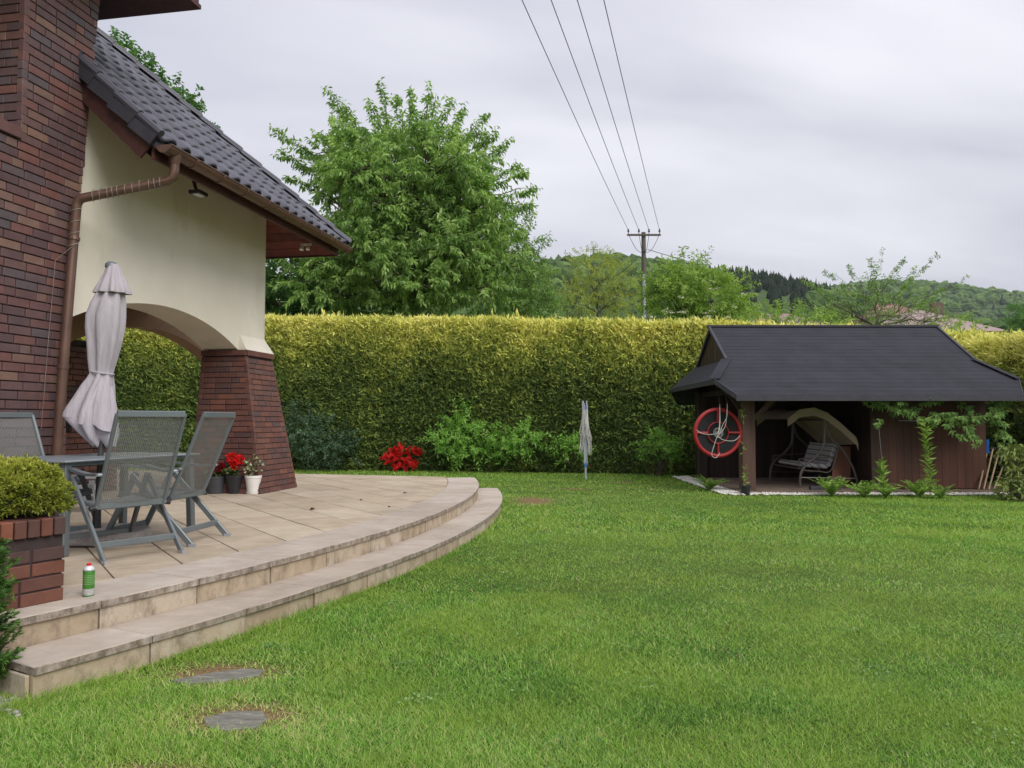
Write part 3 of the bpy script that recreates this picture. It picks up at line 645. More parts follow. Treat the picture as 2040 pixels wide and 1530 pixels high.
# small lamps under the eaves
fl = root('floodlight', H(8.43, -5.42, 4.2), 'small black floodlight under the eaves above the render', 'lamp')
MB().obox(H(8.33, -5.50, 4.13), DU * 0.19, DV * 0.15, DZ * 0.045).build('housing', M_black, fl, bevel=0.006)
MB().obox(H(8.355, -5.465, 4.126), DU * 0.14, DV * 0.09, DZ * 0.006).build('glass', plain('lamp_glass', srgb(196, 200, 206), 0.15, 0, 0.05), fl)
MB().bar(H(8.42, -5.44, 4.17), H(8.42, -5.50, 4.34), 0.05, 0.02).build('bracket', M_black, fl)
sl = root('twin_lamp', H(11.7, -5.55, 4.12), 'small white twin spotlight under the far end of the eaves', 'lamp')
MB().obox(H(11.65, -5.64, 4.25), DU * 0.03, DV * 0.18, DZ * 0.03).build('bracket', M_white, sl)
for v_ in (-5.61, -5.50):
    MB().tube([H(11.65, v_, 4.25), H(11.62, v_, 4.17)], [0.02, 0.034], 10).build('lamp_head', M_white, sl)
# eave of the upper storey, above the chimney
p = at(172, 27, 8.9); q = at(393, 0, 8.72)
mb = MB(); z = 6.25
u_far = 8.2; vq = -5.29
MB().obox(H(4.0, -12, 6.32), DU * (u_far - 4.0), DV * (12 + vq), DZ * 0.05).build('upper_soffit', M_fascia, house)
MB().obox(H(4.0, -12, 6.372), DU * (u_far - 4.02), DV * (12 + vq - 0.02), DZ * 0.3).build('upper_eave', M_verge, house)
MB().obox(H(3.0, -12, ZL + 0.0), DU * 3.2, DV * 5.2, DZ * 2.2).build('upper_wall', M_render, house)
# ------------------------------------------------------------------ hedge
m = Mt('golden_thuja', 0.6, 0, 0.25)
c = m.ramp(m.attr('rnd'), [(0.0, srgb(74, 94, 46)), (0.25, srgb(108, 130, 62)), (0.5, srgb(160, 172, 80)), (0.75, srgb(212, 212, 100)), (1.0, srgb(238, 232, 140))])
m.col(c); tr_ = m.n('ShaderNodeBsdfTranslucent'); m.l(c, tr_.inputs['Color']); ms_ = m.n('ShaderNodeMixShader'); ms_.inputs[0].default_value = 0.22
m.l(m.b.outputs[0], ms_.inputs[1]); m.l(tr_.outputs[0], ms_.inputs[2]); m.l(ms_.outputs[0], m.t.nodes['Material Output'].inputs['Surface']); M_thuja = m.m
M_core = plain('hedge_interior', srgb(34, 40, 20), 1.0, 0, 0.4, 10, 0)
def vnoise(x, y, s, seed):
    r_ = np.random.RandomState(seed); o = np.zeros_like(x)
    for k in range(5):
        a = r_.rand() * 6.28; f_ = s * (0.6 + 1.1 * r_.rand()); o += np.sin((x * math.cos(a) + y * math.sin(a)) * f_ + r_.rand() * 6.28)
    return o / 5
def hedge(name, label, P0, P1, h0, h1, thick, n, ybase=0.0, size=0.115, seed=3):
    """a clipped hedge from P0 to P1 (its front foot line): dark inside, sprays of scale leaves all over front and top"""
    P0, P1 = np.array(P0, float), np.array(P1, float); d = P1 - P0; Ln = np.linalg.norm(d); d /= Ln; nr = np.array([d[1], -d[0]])
    if nr[1] > 0 and abs(d[0]) > abs(d[1]): nr = -nr
    rt = root(name, ((P0[0] + P1[0]) / 2, (P0[1] + P1[1]) / 2, 0), label, 'hedge')
    a, b = P0 - nr * 0.16, P1 - nr * 0.16; a2, b2 = P0 - nr * (thick - 0.1), P1 - nr * (thick - 0.1)
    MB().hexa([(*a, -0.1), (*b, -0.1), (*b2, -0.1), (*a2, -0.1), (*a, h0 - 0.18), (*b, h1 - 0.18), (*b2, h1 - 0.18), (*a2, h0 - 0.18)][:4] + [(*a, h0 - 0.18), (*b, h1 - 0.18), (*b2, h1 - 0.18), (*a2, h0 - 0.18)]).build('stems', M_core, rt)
    lv = Leaves(); nc = n // 12; n = nc * 12; s = rs.rand(nc) * Ln; t = rs.rand(nc); top = rs.rand(nc) < 0.17
    hh_ = h0 + (h1 - h0) * s / Ln + 0.05 * vnoise(s, s * 0, 1.5, seed) + 0.04 * vnoise(s, s * 0, 6, seed + 1)
    bulge = 0.09 * vnoise(s, t * hh_, 1.3, seed + 2) + 0.045 * vnoise(s, t * hh_, 4, seed + 3)
    z = np.where(top, hh_ - 0.02 - 0.05 * rs.rand(nc), t * hh_); zz = z / hh_
    dep = np.where(top, rs.rand(nc) * thick, -bulge + rs.rand(nc) ** 1.6 * 0.12 + np.clip((zz - 0.88) * 1.8, 0, 1) ** 2 * 0.7)
    P = np.stack([P0[0] + d[0] * s - nr[0] * dep, P0[1] + d[1] * s - nr[1] * dep, z], 1); outw = np.stack([np.full(nc, nr[0]), np.full(nc, nr[1]), np.zeros(nc)], 1)
    D = outw * np.where(top, 0.1, 0.75)[:, None] + np.array([0, 0, 1.0]) * (0.35 + 0.9 * np.where(top, 1.3, zz))[:, None] + rs.normal(size=(nc, 3)) * 0.5
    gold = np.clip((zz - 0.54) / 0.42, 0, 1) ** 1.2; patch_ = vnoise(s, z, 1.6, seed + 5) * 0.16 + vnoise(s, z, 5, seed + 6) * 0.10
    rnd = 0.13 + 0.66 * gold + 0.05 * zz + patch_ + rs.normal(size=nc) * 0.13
    rep = lambda q: np.repeat(q, 12, axis=0)
    L = rep(size * (0.65 + 0.7 * rs.rand(nc))) * (0.6 + 0.6 * rs.rand(n)); P, D, rnd = rep(P), unit(rep(D)), rep(rnd)
    D2 = unit(D + rs.normal(size=(n, 3)) * 0.6); P2 = P + rs.normal(size=(n, 3)) * 0.05 + D * (0.09 * rs.rand(n))[:, None]
    sd_ = unit(np.cross(D2, np.tile(np.array([nr[0] * 0.9, nr[1] * 0.9, 0.8]), (n, 1)) + rs.normal(size=(n, 3)) * 0.4)); w_ = (L * 0.16)[:, None]
    co_ = np.stack([P2 - sd_ * w_, P2 + sd_ * w_, P2 + D2 * L[:, None]], 1).reshape(-1, 3); rv = np.repeat(np.clip(rnd + rs.normal(size=n) * 0.10, 0, 1), 3)
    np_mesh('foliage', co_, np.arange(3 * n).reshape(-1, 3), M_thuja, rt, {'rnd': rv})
    # a few long leaders stick out of the top
    k = int(Ln * 40); s = rs.rand(k) * Ln; hh_ = h0 + (h1 - h0) * s / Ln; P = np.stack([P0[0] + d[0] * s - nr[0] * thick * rs.rand(k) * 0.6, P0[1] + d[1] * s - nr[1] * thick * rs.rand(k) * 0.6, hh_ - 0.05], 1)
    hl_ = (0.06 + 0.14 * rs.rand(k) ** 3) * (1 + 0.8 * (vnoise(s, s * 0, 2.2, seed + 9) > 0.35))
    for q in range(5):
        D = np.array([0, 0, 1.0]) + rs.normal(size=(k, 3)) * 0.28; lv.add(P + np.array([0, 0, 1.0]) * (hl_ * q / 5)[:, None], D, hl_ * 0.55, hl_ * 0.16, np.clip(0.55 + rs.rand(k) * 0.45, 0, 1))
    lv.build('top_shoots', M_thuja, rt); return rt
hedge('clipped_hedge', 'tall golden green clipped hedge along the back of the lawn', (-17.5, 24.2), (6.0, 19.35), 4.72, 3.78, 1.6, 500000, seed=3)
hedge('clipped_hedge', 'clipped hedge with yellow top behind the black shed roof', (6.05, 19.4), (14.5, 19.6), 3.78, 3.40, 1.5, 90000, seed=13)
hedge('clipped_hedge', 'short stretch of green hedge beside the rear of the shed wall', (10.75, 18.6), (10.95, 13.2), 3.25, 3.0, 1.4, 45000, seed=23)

# ------------------------------------------------------------------ trees behind the hedge
L_cherry = leafmat('cherry_leaf', [(0.0, srgb(90, 120, 64)), (0.4, srgb(130, 162, 88)), (0.75, srgb(164, 192, 112)), (1.0, srgb(198, 218, 146))], 0.42, 0.36)
L_dark = leafmat('maple_leaf', [(0.0, srgb(66, 104, 56)), (0.5, srgb(94, 134, 70)), (1.0, srgb(132, 170, 96))], 0.45)
L_mid = leafmat('walnut_leaf', [(0.0, srgb(92, 122, 62)), (0.5, srgb(122, 152, 82)), (1.0, srgb(162, 188, 112))], 0.45)
L_yel = leafmat('yellow_green_leaf', [(0.0, srgb(126, 136, 66)), (0.5, srgb(160, 168, 86)), (1.0, srgb(190, 194, 110))], 0.48)
L_eld = leafmat('elder_leaf', [(0.0, srgb(112, 140, 66)), (0.5, srgb(148, 174, 86)), (1.0, srgb(182, 204, 116))], 0.48)
def lob(px, py, Y, rx, ry, n, rd=None): k = Y / F; return (tuple(at(px, py, Y)), (rx * k, (rd or rx) * k, ry * k), n)
def gp(px, Y): return (at(px, 838, Y).x, Y, 0.0)
YC = 27.5
tips = [(652, 179), (758, 176), (819, 192), (855, 174), (868, 186), (897, 202), (920, 222), (962, 234), (1010, 282), (1065, 375), (1040, 343), (555, 262), (560, 305), (574, 354), (645, 275), (668, 243), (690, 215), (600, 330), (790, 196), (1030, 330), (985, 262), (1050, 410), (735, 205), (830, 230)]
sh = []
for i, (x, y) in enumerate(tips):
    c_ = (820, 420); f_ = min(0.5, 135.0 / math.hypot(x - c_[0], y - c_[1])); sh.append((tuple(at(x + (c_[0] - x) * f_, y + (c_[1] - y) * f_ + 12, YC + (i % 5 - 2) * 0.5)), tuple(at(x, y, YC + (i % 5 - 2) * 0.7))))
SIL = [(590, 290), (665, 215), (700, 245), (757, 210), (790, 245), (855, 208), (900, 230), (955, 262), (992, 300), (988, 340), (1035, 385), (1020, 440), (1062, 510), (1000, 600), (900, 628), (700, 628), (570, 600), (600, 470), (632, 400), (598, 345)]
def inside_poly(x, y, P):
    c = False
    for i in range(len(P)):
        (x0, y0), (x1, y1) = P[i], P[i - 1]
        if (y0 > y) != (y1 > y) and x < (x1 - x0) * (y - y0) / (y1 - y0) + x0: c = not c
    return c
cl_ = []; tries = 0
while len(cl_) < 74 and tries < 6000:
    tries += 1; x, y, q = rs.uniform(570, 1060), rs.uniform(205, 625), rs.uniform(-3.2, 1.6)
    if inside_poly(820 + (x - 820) * 1.16, 440 + (y - 440) * (1.24 if y < 440 else 1.1), SIL) and all(math.hypot(x - a, (y - b) * 1.25) + abs(q - c) * 12 > 50 for a, b, c in cl_): cl_.append((x, y, q))
cl_ += [(rs.uniform(690, 960), rs.uniform(320, 590), rs.uniform(-4.0, -2.6)) for _ in range(24)]
tree('cherry_tree', 'large green cherry tree with leafy shoots rising above the hedge', gp(835, YC), tuple(at(828, 600, YC)),
     [lob(x, y, YC + q, rs.uniform(32, 48), rs.uniform(18, 27), 24) for x, y, q in cl_], sh, L_cherry, 0.205, 0.078, 25, 0.62, 0.75, 0.24, shoot_n=36, up=0.15)
YM = 29.0
tree('maple_tree', 'dense dark green tree behind the hedge beside the eaves', gp(590, YM), tuple(at(592, 640, YM)),
     [lob(580, 560, YM, 100, 80, 240), lob(660, 590, YM, 90, 60, 150), lob(540, 600, YM, 80, 50, 120), lob(480, 570, YM, 90, 80, 90)], [], L_dark, 0.19, 0.11, 20, 0.7, 0.4, 0.16)
YW = 30.0
tree('walnut_tree', 'feathery light green tree against the cherry tree', gp(1035, YW), tuple(at(1030, 620, YW)),
     [lob(1035, 560, YW, 62, 80, 200), lob(1060, 600, YW, 50, 45, 110), lob(1030, 480, YW, 42, 50, 60), lob(985, 590, YW - 1, 50, 50, 90)],
     [(tuple(at(1040, 500, YW)), tuple(at(1062, 425, YW))), (tuple(at(1055, 520, YW)), tuple(at(1092, 470, YW))), (tuple(at(1010, 470, YW)), tuple(at(1012, 430, YW)))], L_mid, 0.17, 0.055, 20, 0.7, 0.35, 0.10, shoot_n=9)
YY = 42.0
tree('yellow_green_tree', 'pale yellow green tree beside the utility pole', gp(1190, YY), tuple(at(1190, 625, YY)),
     [lob(1190, 570, YY, 62, 62, 170), lob(1150, 595, YY, 42, 38, 80), lob(1235, 590, YY, 42, 45, 90), lob(1180, 525, YY, 45, 35, 60)],
     [(tuple(at(1180, 545, YY)), tuple(at(1186, 490, YY))), (tuple(at(1160, 545, YY)), tuple(at(1135, 512, YY))), (tuple(at(1205, 545, YY)), tuple(at(1235, 512, YY))), (tuple(at(1230, 560, YY)), tuple(at(1262, 530, YY)))], L_yel, 0.15, 0.05, 18, 0.6, 0.3, 0.10, shoot_n=8)
YE = 27.0
eld = tree('elder_shrub', 'bright green elder with white flower heads behind the hedge', gp(1370, YE), tuple(at(1370, 650, YE)),
     [lob(1350, 602, YE, 56, 46, 160), lob(1420, 600, YE, 62, 48, 170), lob(1370, 560, YE, 45, 35, 70), lob(1465, 625, YE, 35, 25, 60), lob(1325, 575, YE, 28, 32, 50)],
     [(tuple(at(1350, 570, YE)), tuple(at(1362, 495, YE))), (tuple(at(1372, 560, YE)), tuple(at(1415, 500, YE))), (tuple(at(1385, 570, YE)), tuple(at(1480, 535, YE))), (tuple(at(1340, 580, YE)), tuple(at(1330, 520, YE))), (tuple(at(1420, 590, YE)), tuple(at(1450, 548, YE)))], L_eld, 0.16, 0.06, 20, 0.6, 0.35, 0.08, shoot_n=9, cat='shrub', group='shrubs beyond the hedge')
M_umbel = plain('cream_blossom', srgb(226, 224, 196), 0.8, 0, 0.08, 30, 0)
for i in range(17):
    x, y = rs.uniform(1300, 1490), rs.uniform(560, 636); c_ = at(x, y, YE - 1.0 - rs.rand() * 0.3); lv = Leaves(); n = 26
    P = np.array(c_) + rs.normal(size=(n, 3)) * np.array([0.06, 0.05, 0.018]); lv.add(P, rs.normal(size=(n, 3)) * np.array([1, 1, 0.2]), 0.05, 0.045, rs.rand(n)); lv.build('flower_head', M_umbel, eld)['kind'] = 'stuff'
YA = 25.5
tree('locust_tree', 'airy young tree with long arching branches above the shed roof', gp(1745, YA), tuple(at(1745, 650, YA)),
     [lob(1700, 625, YA, 62, 28, 60), lob(1790, 620, YA, 60, 30, 60), lob(1640, 635, YA, 45, 20, 40), lob(1750, 590, YA, 65, 30, 45), lob(1860, 640, YA, 50, 22, 36)],
     [(tuple(at(a, b, YA + q)), tuple(at(c_, d, YA + q * 1.5))) for a, b, c_, d, q in ((1720, 610, 1760, 497, 0), (1740, 600, 1640, 540, 0.5), (1760, 610, 1862, 512, -0.5), (1780, 615, 1825, 530, 0.4), (1800, 625, 1930, 552, 0), (1700, 620, 1600, 560, -0.4), (1720, 600, 1690, 530, 0.6), (1745, 590, 1800, 520, 0.2), (1690, 630, 1575, 610, 0.3), (1790, 610, 1880, 575, 0.8), (1830, 640, 1935, 625, 0.2), (1750, 600, 1735, 520, -0.6))],
     L_mid, 0.10, 0.036, 16, 0.6, 0.3, 0.075, shoot_n=26)
tree('small_shrub', 'loose green shrub showing just over the shed ridge', gp(1570, 24.5), tuple(at(1570, 665, 24.5)), [lob(1560, 640, 24.5, 48, 18, 50), lob(1500, 645, 24.5, 38, 16, 40), lob(1900, 668, 24, 40, 22, 50), lob(1630, 650, 24.5, 45, 16, 50)], [], L_eld, 0.13, 0.05, 16, 0.5, 0.3, 0.04, group='shrubs beyond the hedge', cat='shrub')
YT = 24.0
tree('maple_tree', 'green tree top showing above the tiled roof beside the chimney', gp(250, YT), tuple(at(250, 400, YT)),
     [lob(240, 150, YT, 60, 60, 110), lob(290, 200, YT, 62, 50, 120), lob(345, 240, YT, 50, 40, 90), lob(190, 130, YT, 50, 55, 70), lob(220, 260, YT, 120, 90, 150)],
     [(tuple(at(240, 130, YT)), tuple(at(228, 64, YT))), (tuple(at(235, 140, YT)), tuple(at(258, 84, YT))), (tuple(at(300, 190, YT)), tuple(at(306, 118, YT))), (tuple(at(350, 220, YT)), tuple(at(355, 155, YT))), (tuple(at(360, 220, YT)), tuple(at(398, 185, YT))), (tuple(at(355, 230, YT)), tuple(at(398, 208, YT))), (tuple(at(180, 100, YT)), tuple(at(178, 52, YT))), (tuple(at(330, 200, YT)), tuple(at(322, 150, YT)))],
     L_dark, 0.15, 0.085, 20, 0.5, 0.35, 0.2, shoot_n=14)
tree('spruce_tree', 'small dark conifer at the edge beyond the neighbouring roof', gp(2040, 48), tuple(at(2040, 640, 48)), [lob(2038, 632, 48, 26, 22, 90), lob(2050, 650, 48, 40, 20, 70)], [], L_dark, 0.22, 0.05, 16, 0.5, 0.1, 0.08)

# ------------------------------------------------------------------ neighbouring houses
M_nroof = plain('mauve_roof_tiles', srgb(150, 128, 126), 0.7, 0, 0.14, 3, 0.1, 20)
M_nroof2 = plain('red_roof_tiles', srgb(138, 106, 94), 0.7, 0, 0.14, 3, 0.1, 20)
M_nwall = plain('neighbour_render', srgb(192, 182, 168), 0.9, 0, 0.08, 2, 0.05)
M_glass = plain('dark_window_glass', srgb(54, 60, 66), 0.1, 0, 0.1, 1, 0)
def nhouse(label, x0, x1, y0, y1, zr, ze, hip, rmat, rows):
    rt = root('neighbour_house', ((x0 + x1) / 2, (y0 + y1) / 2, 0), label, 'house'); ym = (y0 + y1) / 2; o = 0.5
    MB().box((x0, y0, -0.1), (x1, y1, ze)).build('wall', M_nwall, rt)
    e_ = [(x0 - o, y0 - o, ze - 0.15), (x1 + o, y0 - o, ze - 0.15), (x1 + o, y1 + o, ze - 0.15), (x0 - o, y1 + o, ze - 0.15)]; r_ = [(x0 + hip, ym, zr), (x1 - hip, ym, zr)]
    rf = MB().add(e_ + r_, [(0, 1, 5, 4), (1, 2, 5), (2, 3, 4, 5), (3, 0, 4), (3, 2, 1, 0)]).build('roof', rmat, rt)
    MB().tube([r_[0], r_[1]], 0.12, 6).build('ridge', rmat, rf)
    for k in range(rows):
        x = x0 + (k + 0.5) * (x1 - x0) / rows; w = MB().box((x - 0.5, y0 - 0.03, ze - 1.9), (x + 0.5, y0 + 0.05, ze - 0.7)).build('window', M_white, rt); MB().box((x - 0.42, y0 - 0.045, ze - 1.82), (x + 0.42, y0 - 0.02, ze - 0.78)).build('pane', M_glass, w)
    return rt, rf
a, b = at(1830, 613, 62), at(2010, 655, 58)
rt, rf = nhouse('house with a mauve hipped roof showing over the hedge beside the shed', at(1800, 640, 58).x, at(1990, 640, 58).x, 58.0, 68.0, a.z, at(1900, 657, 58).z, 3.4, M_nroof, 4)
MB().box((a.x + 1.5, 62.5, a.z - 1.2), (a.x + 2.3, 63.2, a.z + 0.5)).build('chimney', M_brick, rf)
nhouse('low house with a mauve roof glimpsed between the elder and the airy tree', at(1500, 640, 66).x, at(1640, 640, 66).x, 66.0, 75.0, at(1560, 626, 70).z, at(1560, 648, 66).z, 1.0, M_nroof, 3)
nhouse('distant house with a reddish roof behind the airy young tree', at(1760, 620, 90).x, at(1838, 620, 90).x, 90.0, 97.0, at(1790, 606, 93).z, at(1790, 626, 90).z, 0.8, M_nroof2, 2)

# ------------------------------------------------------------------ utility pole and overhead lines
YP = 37.0; pt = at(1282, 463, YP); ctr = at(1282, 469, YP)
pole = root('utility_pole', (pt.x, YP, 0), 'old wooden utility pole with a crossarm standing behind the hedge', 'utility pole')
M_pole = wood('grey_pole_wood', srgb(62, 54, 49), srgb(94, 84, 76), 6)
MB().tube([(pt.x - 0.02, YP, -0.1), (pt.x - 0.01, YP, pt.z * 0.6), (pt.x, YP, pt.z)], [0.15, 0.125, 0.105], 10).build('pole', M_pole, pole, True)
wx = [at(x, 469, YP).x for x in (1251, 1272, 1292, 1313)]
MB().box((wx[0] - 0.06, YP - 0.16, ctr.z - 0.05), (wx[3] + 0.06, YP - 0.08, ctr.z + 0.04)).build('crossarm', M_pole, pole, bevel=0.01)
zi = ctr.z + 0.24
for x in wx: MB().lathe([(0.015, -0.22), (0.018, -0.08), (0.055, -0.07), (0.05, -0.02), (0.03, 0.0), (0.045, 0.05), (0.02, 0.08)], (x, YP - 0.12, zi - 0.03), 10).build('insulator', M_black, pole, True)
zc1, zc2 = at(1279, 548, YP).z, 0.0
MB().tube([(pt.x - 0.02, YP - 0.16, zc1), (pt.x - 0.03, YP - 0.17, 0)], 0.075, 10).build('conduit', M_galv, pole, True)
for x, q in ((wx[0], -1), (wx[1], -1), (wx[2], 1), (wx[3], 1)):
    pts = [Vector((x + (pt.x - x) * t, YP - 0.14, zi - 0.2 - 0.9 * math.sin(t * math.pi * 0.62))) for t in np.linspace(0, 1, 12)]; MB().tube(pts, 0.012, 5).build('jumper', M_black, pole)
M_wirem = plain('aluminium_line', srgb(96, 98, 102), 0.5, 0.3, 0.1, 2, 0)
for i, (x, tx) in enumerate(zip(wx, (1040, 1098, 1150, 1203))):
    A = Vector((x, YP - 0.12, zi)); B = at(tx, 0, 15.7)
    sx = (B.x - A.x) / (B.y - A.y); C = Vector((A.x + sx * (-16 - A.y), -16, A.z + 0.35)); pts = []
    for k in range(41):
        y = A.y + (C.y - A.y) * k / 40; l0 = (y - B.y) * (y - C.y) / ((A.y - B.y) * (A.y - C.y)); l1 = (y - A.y) * (y - C.y) / ((B.y - A.y) * (B.y - C.y)); l2 = (y - A.y) * (y - B.y) / ((C.y - A.y) * (C.y - B.y))
        pts.append((A.x + sx * (y - A.y), y, A.z * l0 + B.z * l1 + C.z * l2))
    tag(MB().tube(pts, 0.0105, 5).build('power_line', M_wirem), ('outermost overhead wire on the cherry tree side of the pole', 'second overhead wire counted from the cherry tree', 'third overhead wire counted from the cherry tree', 'outermost overhead wire on the shed side of the pole')[i], 'power line', 'overhead lines')
A, B = at(1290, 497, YP), at(2060, 614, 44.0)
tag(MB().tube([A + (B - A) * t - DZ * 1.15 * math.sin(math.pi * t) * 0.9 for t in np.linspace(0, 1, 24)], 0.016, 5).build('service_cable', M_black), 'dark cable sagging from the pole towards the neighbouring roof', 'cable')
A, B = at(1272, 512, YP), at(1195, 560, 44.0)
tag(MB().tube([A + (B - A) * t - DZ * 0.25 * math.sin(math.pi * t) for t in np.linspace(0, 1, 12)], 0.016, 5).build('service_cable', M_black), 'dark cable running from the pole down behind the yellow green tree', 'cable')

# ------------------------------------------------------------------ wooded hills
def prof(pts, x): return np.interp(x, [p[0] for p in pts], [p[1] for p in pts])
HILLS = [('hill', 560.0, 330.0, [(-400, 560), (300, 540), (700, 545), (1000, 540), (1110, 530), (1180, 517), (1240, 526), (1300, 534), (1400, 548), (1450, 556), (1520, 574), (1590, 600), (1680, 640), (1900, 690), (2600, 720)]),
         ('hill', 1250.0, 620.0, [(-600, 575), (900, 570), (1300, 585), (1500, 590), (1600, 581), (1640, 573), (1700, 564), (1780, 566), (1850, 577), (1920, 586), (2040, 589), (2300, 585), (2900, 600)]),
         ('hill', 300.0, 170.0, [(-500, 640), (700, 650), (1200, 655), (1350, 640), (1450, 634), (1600, 640), (1750, 646), (2050, 640), (2800, 640)])]
m = Mt('forest_floor', 0.95, 0, 0.2); m.col(m.ramp(m.noise(0.03, 5), [(0.3, srgb(58, 78, 44)), (0.7, srgb(78, 98, 56))])); M_hill = m.m
def crown_mesh():
    bm = bmesh.new(); bmesh.ops.create_icosphere(bm, subdivisions=2, radius=1.0)
    co = np.array([v.co[:] for v in bm.verts]); fc = np.array([[v.index for v in f.verts] for f in bm.faces]); bm.free(); return co, fc
CC, CF = crown_mesh()
m = Mt('mixed_forest', 0.9, 0, 0.2); c = m.ramp(m.attr(), [(0.0, srgb(36, 52, 36)), (0.3, srgb(46, 62, 40)), (0.42, srgb(74, 100, 52)), (0.75, srgb(92, 120, 62)), (1.0, srgb(116, 142, 74))])
k = m.noise(0.55, 5, 0.75); m.col(m.mix(1.0, c, m.ramp(k, [(0.3, (0.62, 0.66, 0.6, 1)), (0.7, (1.15, 1.15, 1.1, 1))]), 'MULTIPLY')); m.bump(k, 1.0, 1.6); M_forest = m.m
for hi, (nm, Yr, depth, pf) in enumerate(HILLS):
    xs = np.linspace(-500, 2700, 130); kk = np.linspace(0, 1, 16); V = []
    for t in kk:
        Y = Yr - depth * (1 - t); zr_ = np.array([max(0.0, at(x, prof(pf, x) + 4, Yr).z - (7 if hi == 0 else 9 if hi == 1 else 6)) for x in xs]); X = (xs - 1020) / F * Yr
        V.append(np.stack([X, np.full_like(X, Y), -0.3 + zr_ * (np.sin(t * math.pi / 2) ** 1.3)], 1))
    V.append(V[-1] + np.array([0, depth * 0.8, 0]) * np.array([1, 1, 1]) - np.array([0, 0, 1]) * (V[-1][:, 2:3] + 0.3))
    ii = np.arange(len(V) * 130).reshape(len(V), 130); fc = np.stack([ii[:-1, :-1], ii[:-1, 1:], ii[1:, 1:], ii[1:, :-1]], -1).reshape(-1, 4)
    hl = np_mesh(nm, np.concatenate(V), fc, M_hill, None, smooth=True); tag(hl, kind='structure')
    G = np.array(V[:-1]); n = (2300, 3300, 900)[hi]; cs_, fs_, rr_ = [], [], []; q = 0
    ti = rs.rand(n) ** 0.6 * 14.99; xi = (rs.uniform(0.42, 0.84, n) if hi < 1 else rs.uniform(0.45, 0.83, n)) * 128.9
    if hi == 0: ti = np.concatenate([ti, rs.uniform(8, 14.9, 330)]); xi = np.concatenate([xi, (rs.uniform(1410, 1600, 330) + 500) / 3200 * 129 - 0.01])
    for q2, (a, b) in enumerate(zip(ti, xi)):
        i, j = int(a), int(b); fa, fb = a - i, b - j
        p = G[i, j] * (1 - fa) * (1 - fb) + G[i + 1, j] * fa * (1 - fb) + G[i, j + 1] * (1 - fa) * fb + G[i + 1, j + 1] * fa * fb
        pxx = p[0] / p[1] * F + 1020; con = (hi == 0 and pxx > 1395 + rs.normal() * 15 and pxx < 1610 and a > 6) or q2 >= n or (hi == 1 and rs.rand() < 0.06)
        sz = rs.uniform(3.0, 5.2) * (1.0, 1.35, 0.8)[hi]; s3 = np.array([sz * 0.5, sz * 0.5, sz * 1.05]) if con else np.array([sz, sz, sz * 0.95])
        c3 = CC * s3 * (1 + 0.22 * rs.normal(size=(len(CC), 1)))
        if con: w_ = np.clip((1 - CC[:, 2:3]) * 0.6, 0.05, 1); c3[:, :2] *= w_
        cs_.append(c3 + p + np.array([0, 0, sz * (0.9 if con else 0.55)])); fs_.append(CF + q); q += len(CC); rr_.append(np.full(len(CC), rs.uniform(0, 0.28) if con else rs.uniform(0.42, 1)))
    tag(np_mesh('forest', np.concatenate(cs_), np.concatenate(fs_), M_forest, None, {'rnd': np.concatenate(rr_)}), ('broadleaf and conifer wood covering the nearer hill', 'bluish wood covering the far hill', 'trees along the foot of the hills')[hi], 'forest', kind='stuff')

# ------------------------------------------------------------------ shrubs along the hedge foot
def shrub(name, label, base, lobes, mat, leaf, width, nl, tl, droop=0.1, stems=5, group=None, stem_mat=None, up=0.4, cat='shrub'):
    rt = root(name, base, label, cat, group); lv = Leaves(); st = MB()
    for c_, r_, n in lobes:
        S, d = in_lobe(c_, r_, n, 0.15); d[:, 2] += up; twig_leaves(lv, S, d + rs.normal(size=(n, 3)) * 0.4, tl * (0.6 + 0.8 * rs.rand(n)), nl, leaf, width, droop)
        for k in range(stems): st.tube(branch_pts(np.array(base) + rs.normal(size=3) * np.array([0.06, 0.06, 0]), S[k % n], 0.06, 4), [0.012, 0.010, 0.008, 0.004], 5, False)
    st.build('stems', stem_mat or M_bark, rt); lv.build('foliage', mat, rt); return rt
L_shr = leafmat('fresh_green_leaf', [(0.0, srgb(104, 146, 62)), (0.5, srgb(138, 182, 84)), (1.0, srgb(172, 208, 114))], 0.45)
L_cot = leafmat('blue_green_leaf', [(0.0, srgb(54, 76, 54)), (0.5, srgb(72, 98, 70)), (1.0, srgb(102, 128, 94))], 0.2)
L_red = leafmat('azalea_red', [(0.0, srgb(190, 24, 26)), (0.5, srgb(216, 34, 34)), (1.0, srgb(232, 62, 54))], 0.3)
def sl_(px, py, Y, rx, ry, n): return lob(px, py, Y, rx, ry, n)
shrub('azalea', 'low round azalea covered in red flowers at the hedge foot', onz(804, 934, 0)[:2] + (0.0,) if False else tuple(onz(804, 936, 0)), [sl_(804, 912, 21.0, 34, 20, 60), sl_(785, 916, 21.0, 16, 14, 20), sl_(826, 914, 21.0, 16, 14, 20)], L_red, 0.052, 0.052, 24, 0.16)
shrub('spindle_shrub', 'tallest bright green shrub in front of the hedge', tuple(onz(925, 938, 0)), [sl_(922, 850, 20.6, 30, 36, 50), sl_(935, 880, 20.6, 58, 28, 90), sl_(890, 872, 20.6, 32, 20, 30), sl_(960, 865, 20.6, 26, 22, 24), sl_(930, 905, 20.6, 42, 18, 36)], L_shr, 0.11, 0.045, 14, 0.36)
shrub('spindle_shrub', 'spreading green shrub with bare stems between tall shrub and clothes dryer', tuple(onz(1035, 940, 0)), [sl_(1032, 880, 20.3, 48, 22, 70), sl_(1050, 868, 20.3, 26, 16, 24), sl_(1010, 892, 20.3, 26, 16, 24)], L_shr, 0.11, 0.045, 14, 0.32)
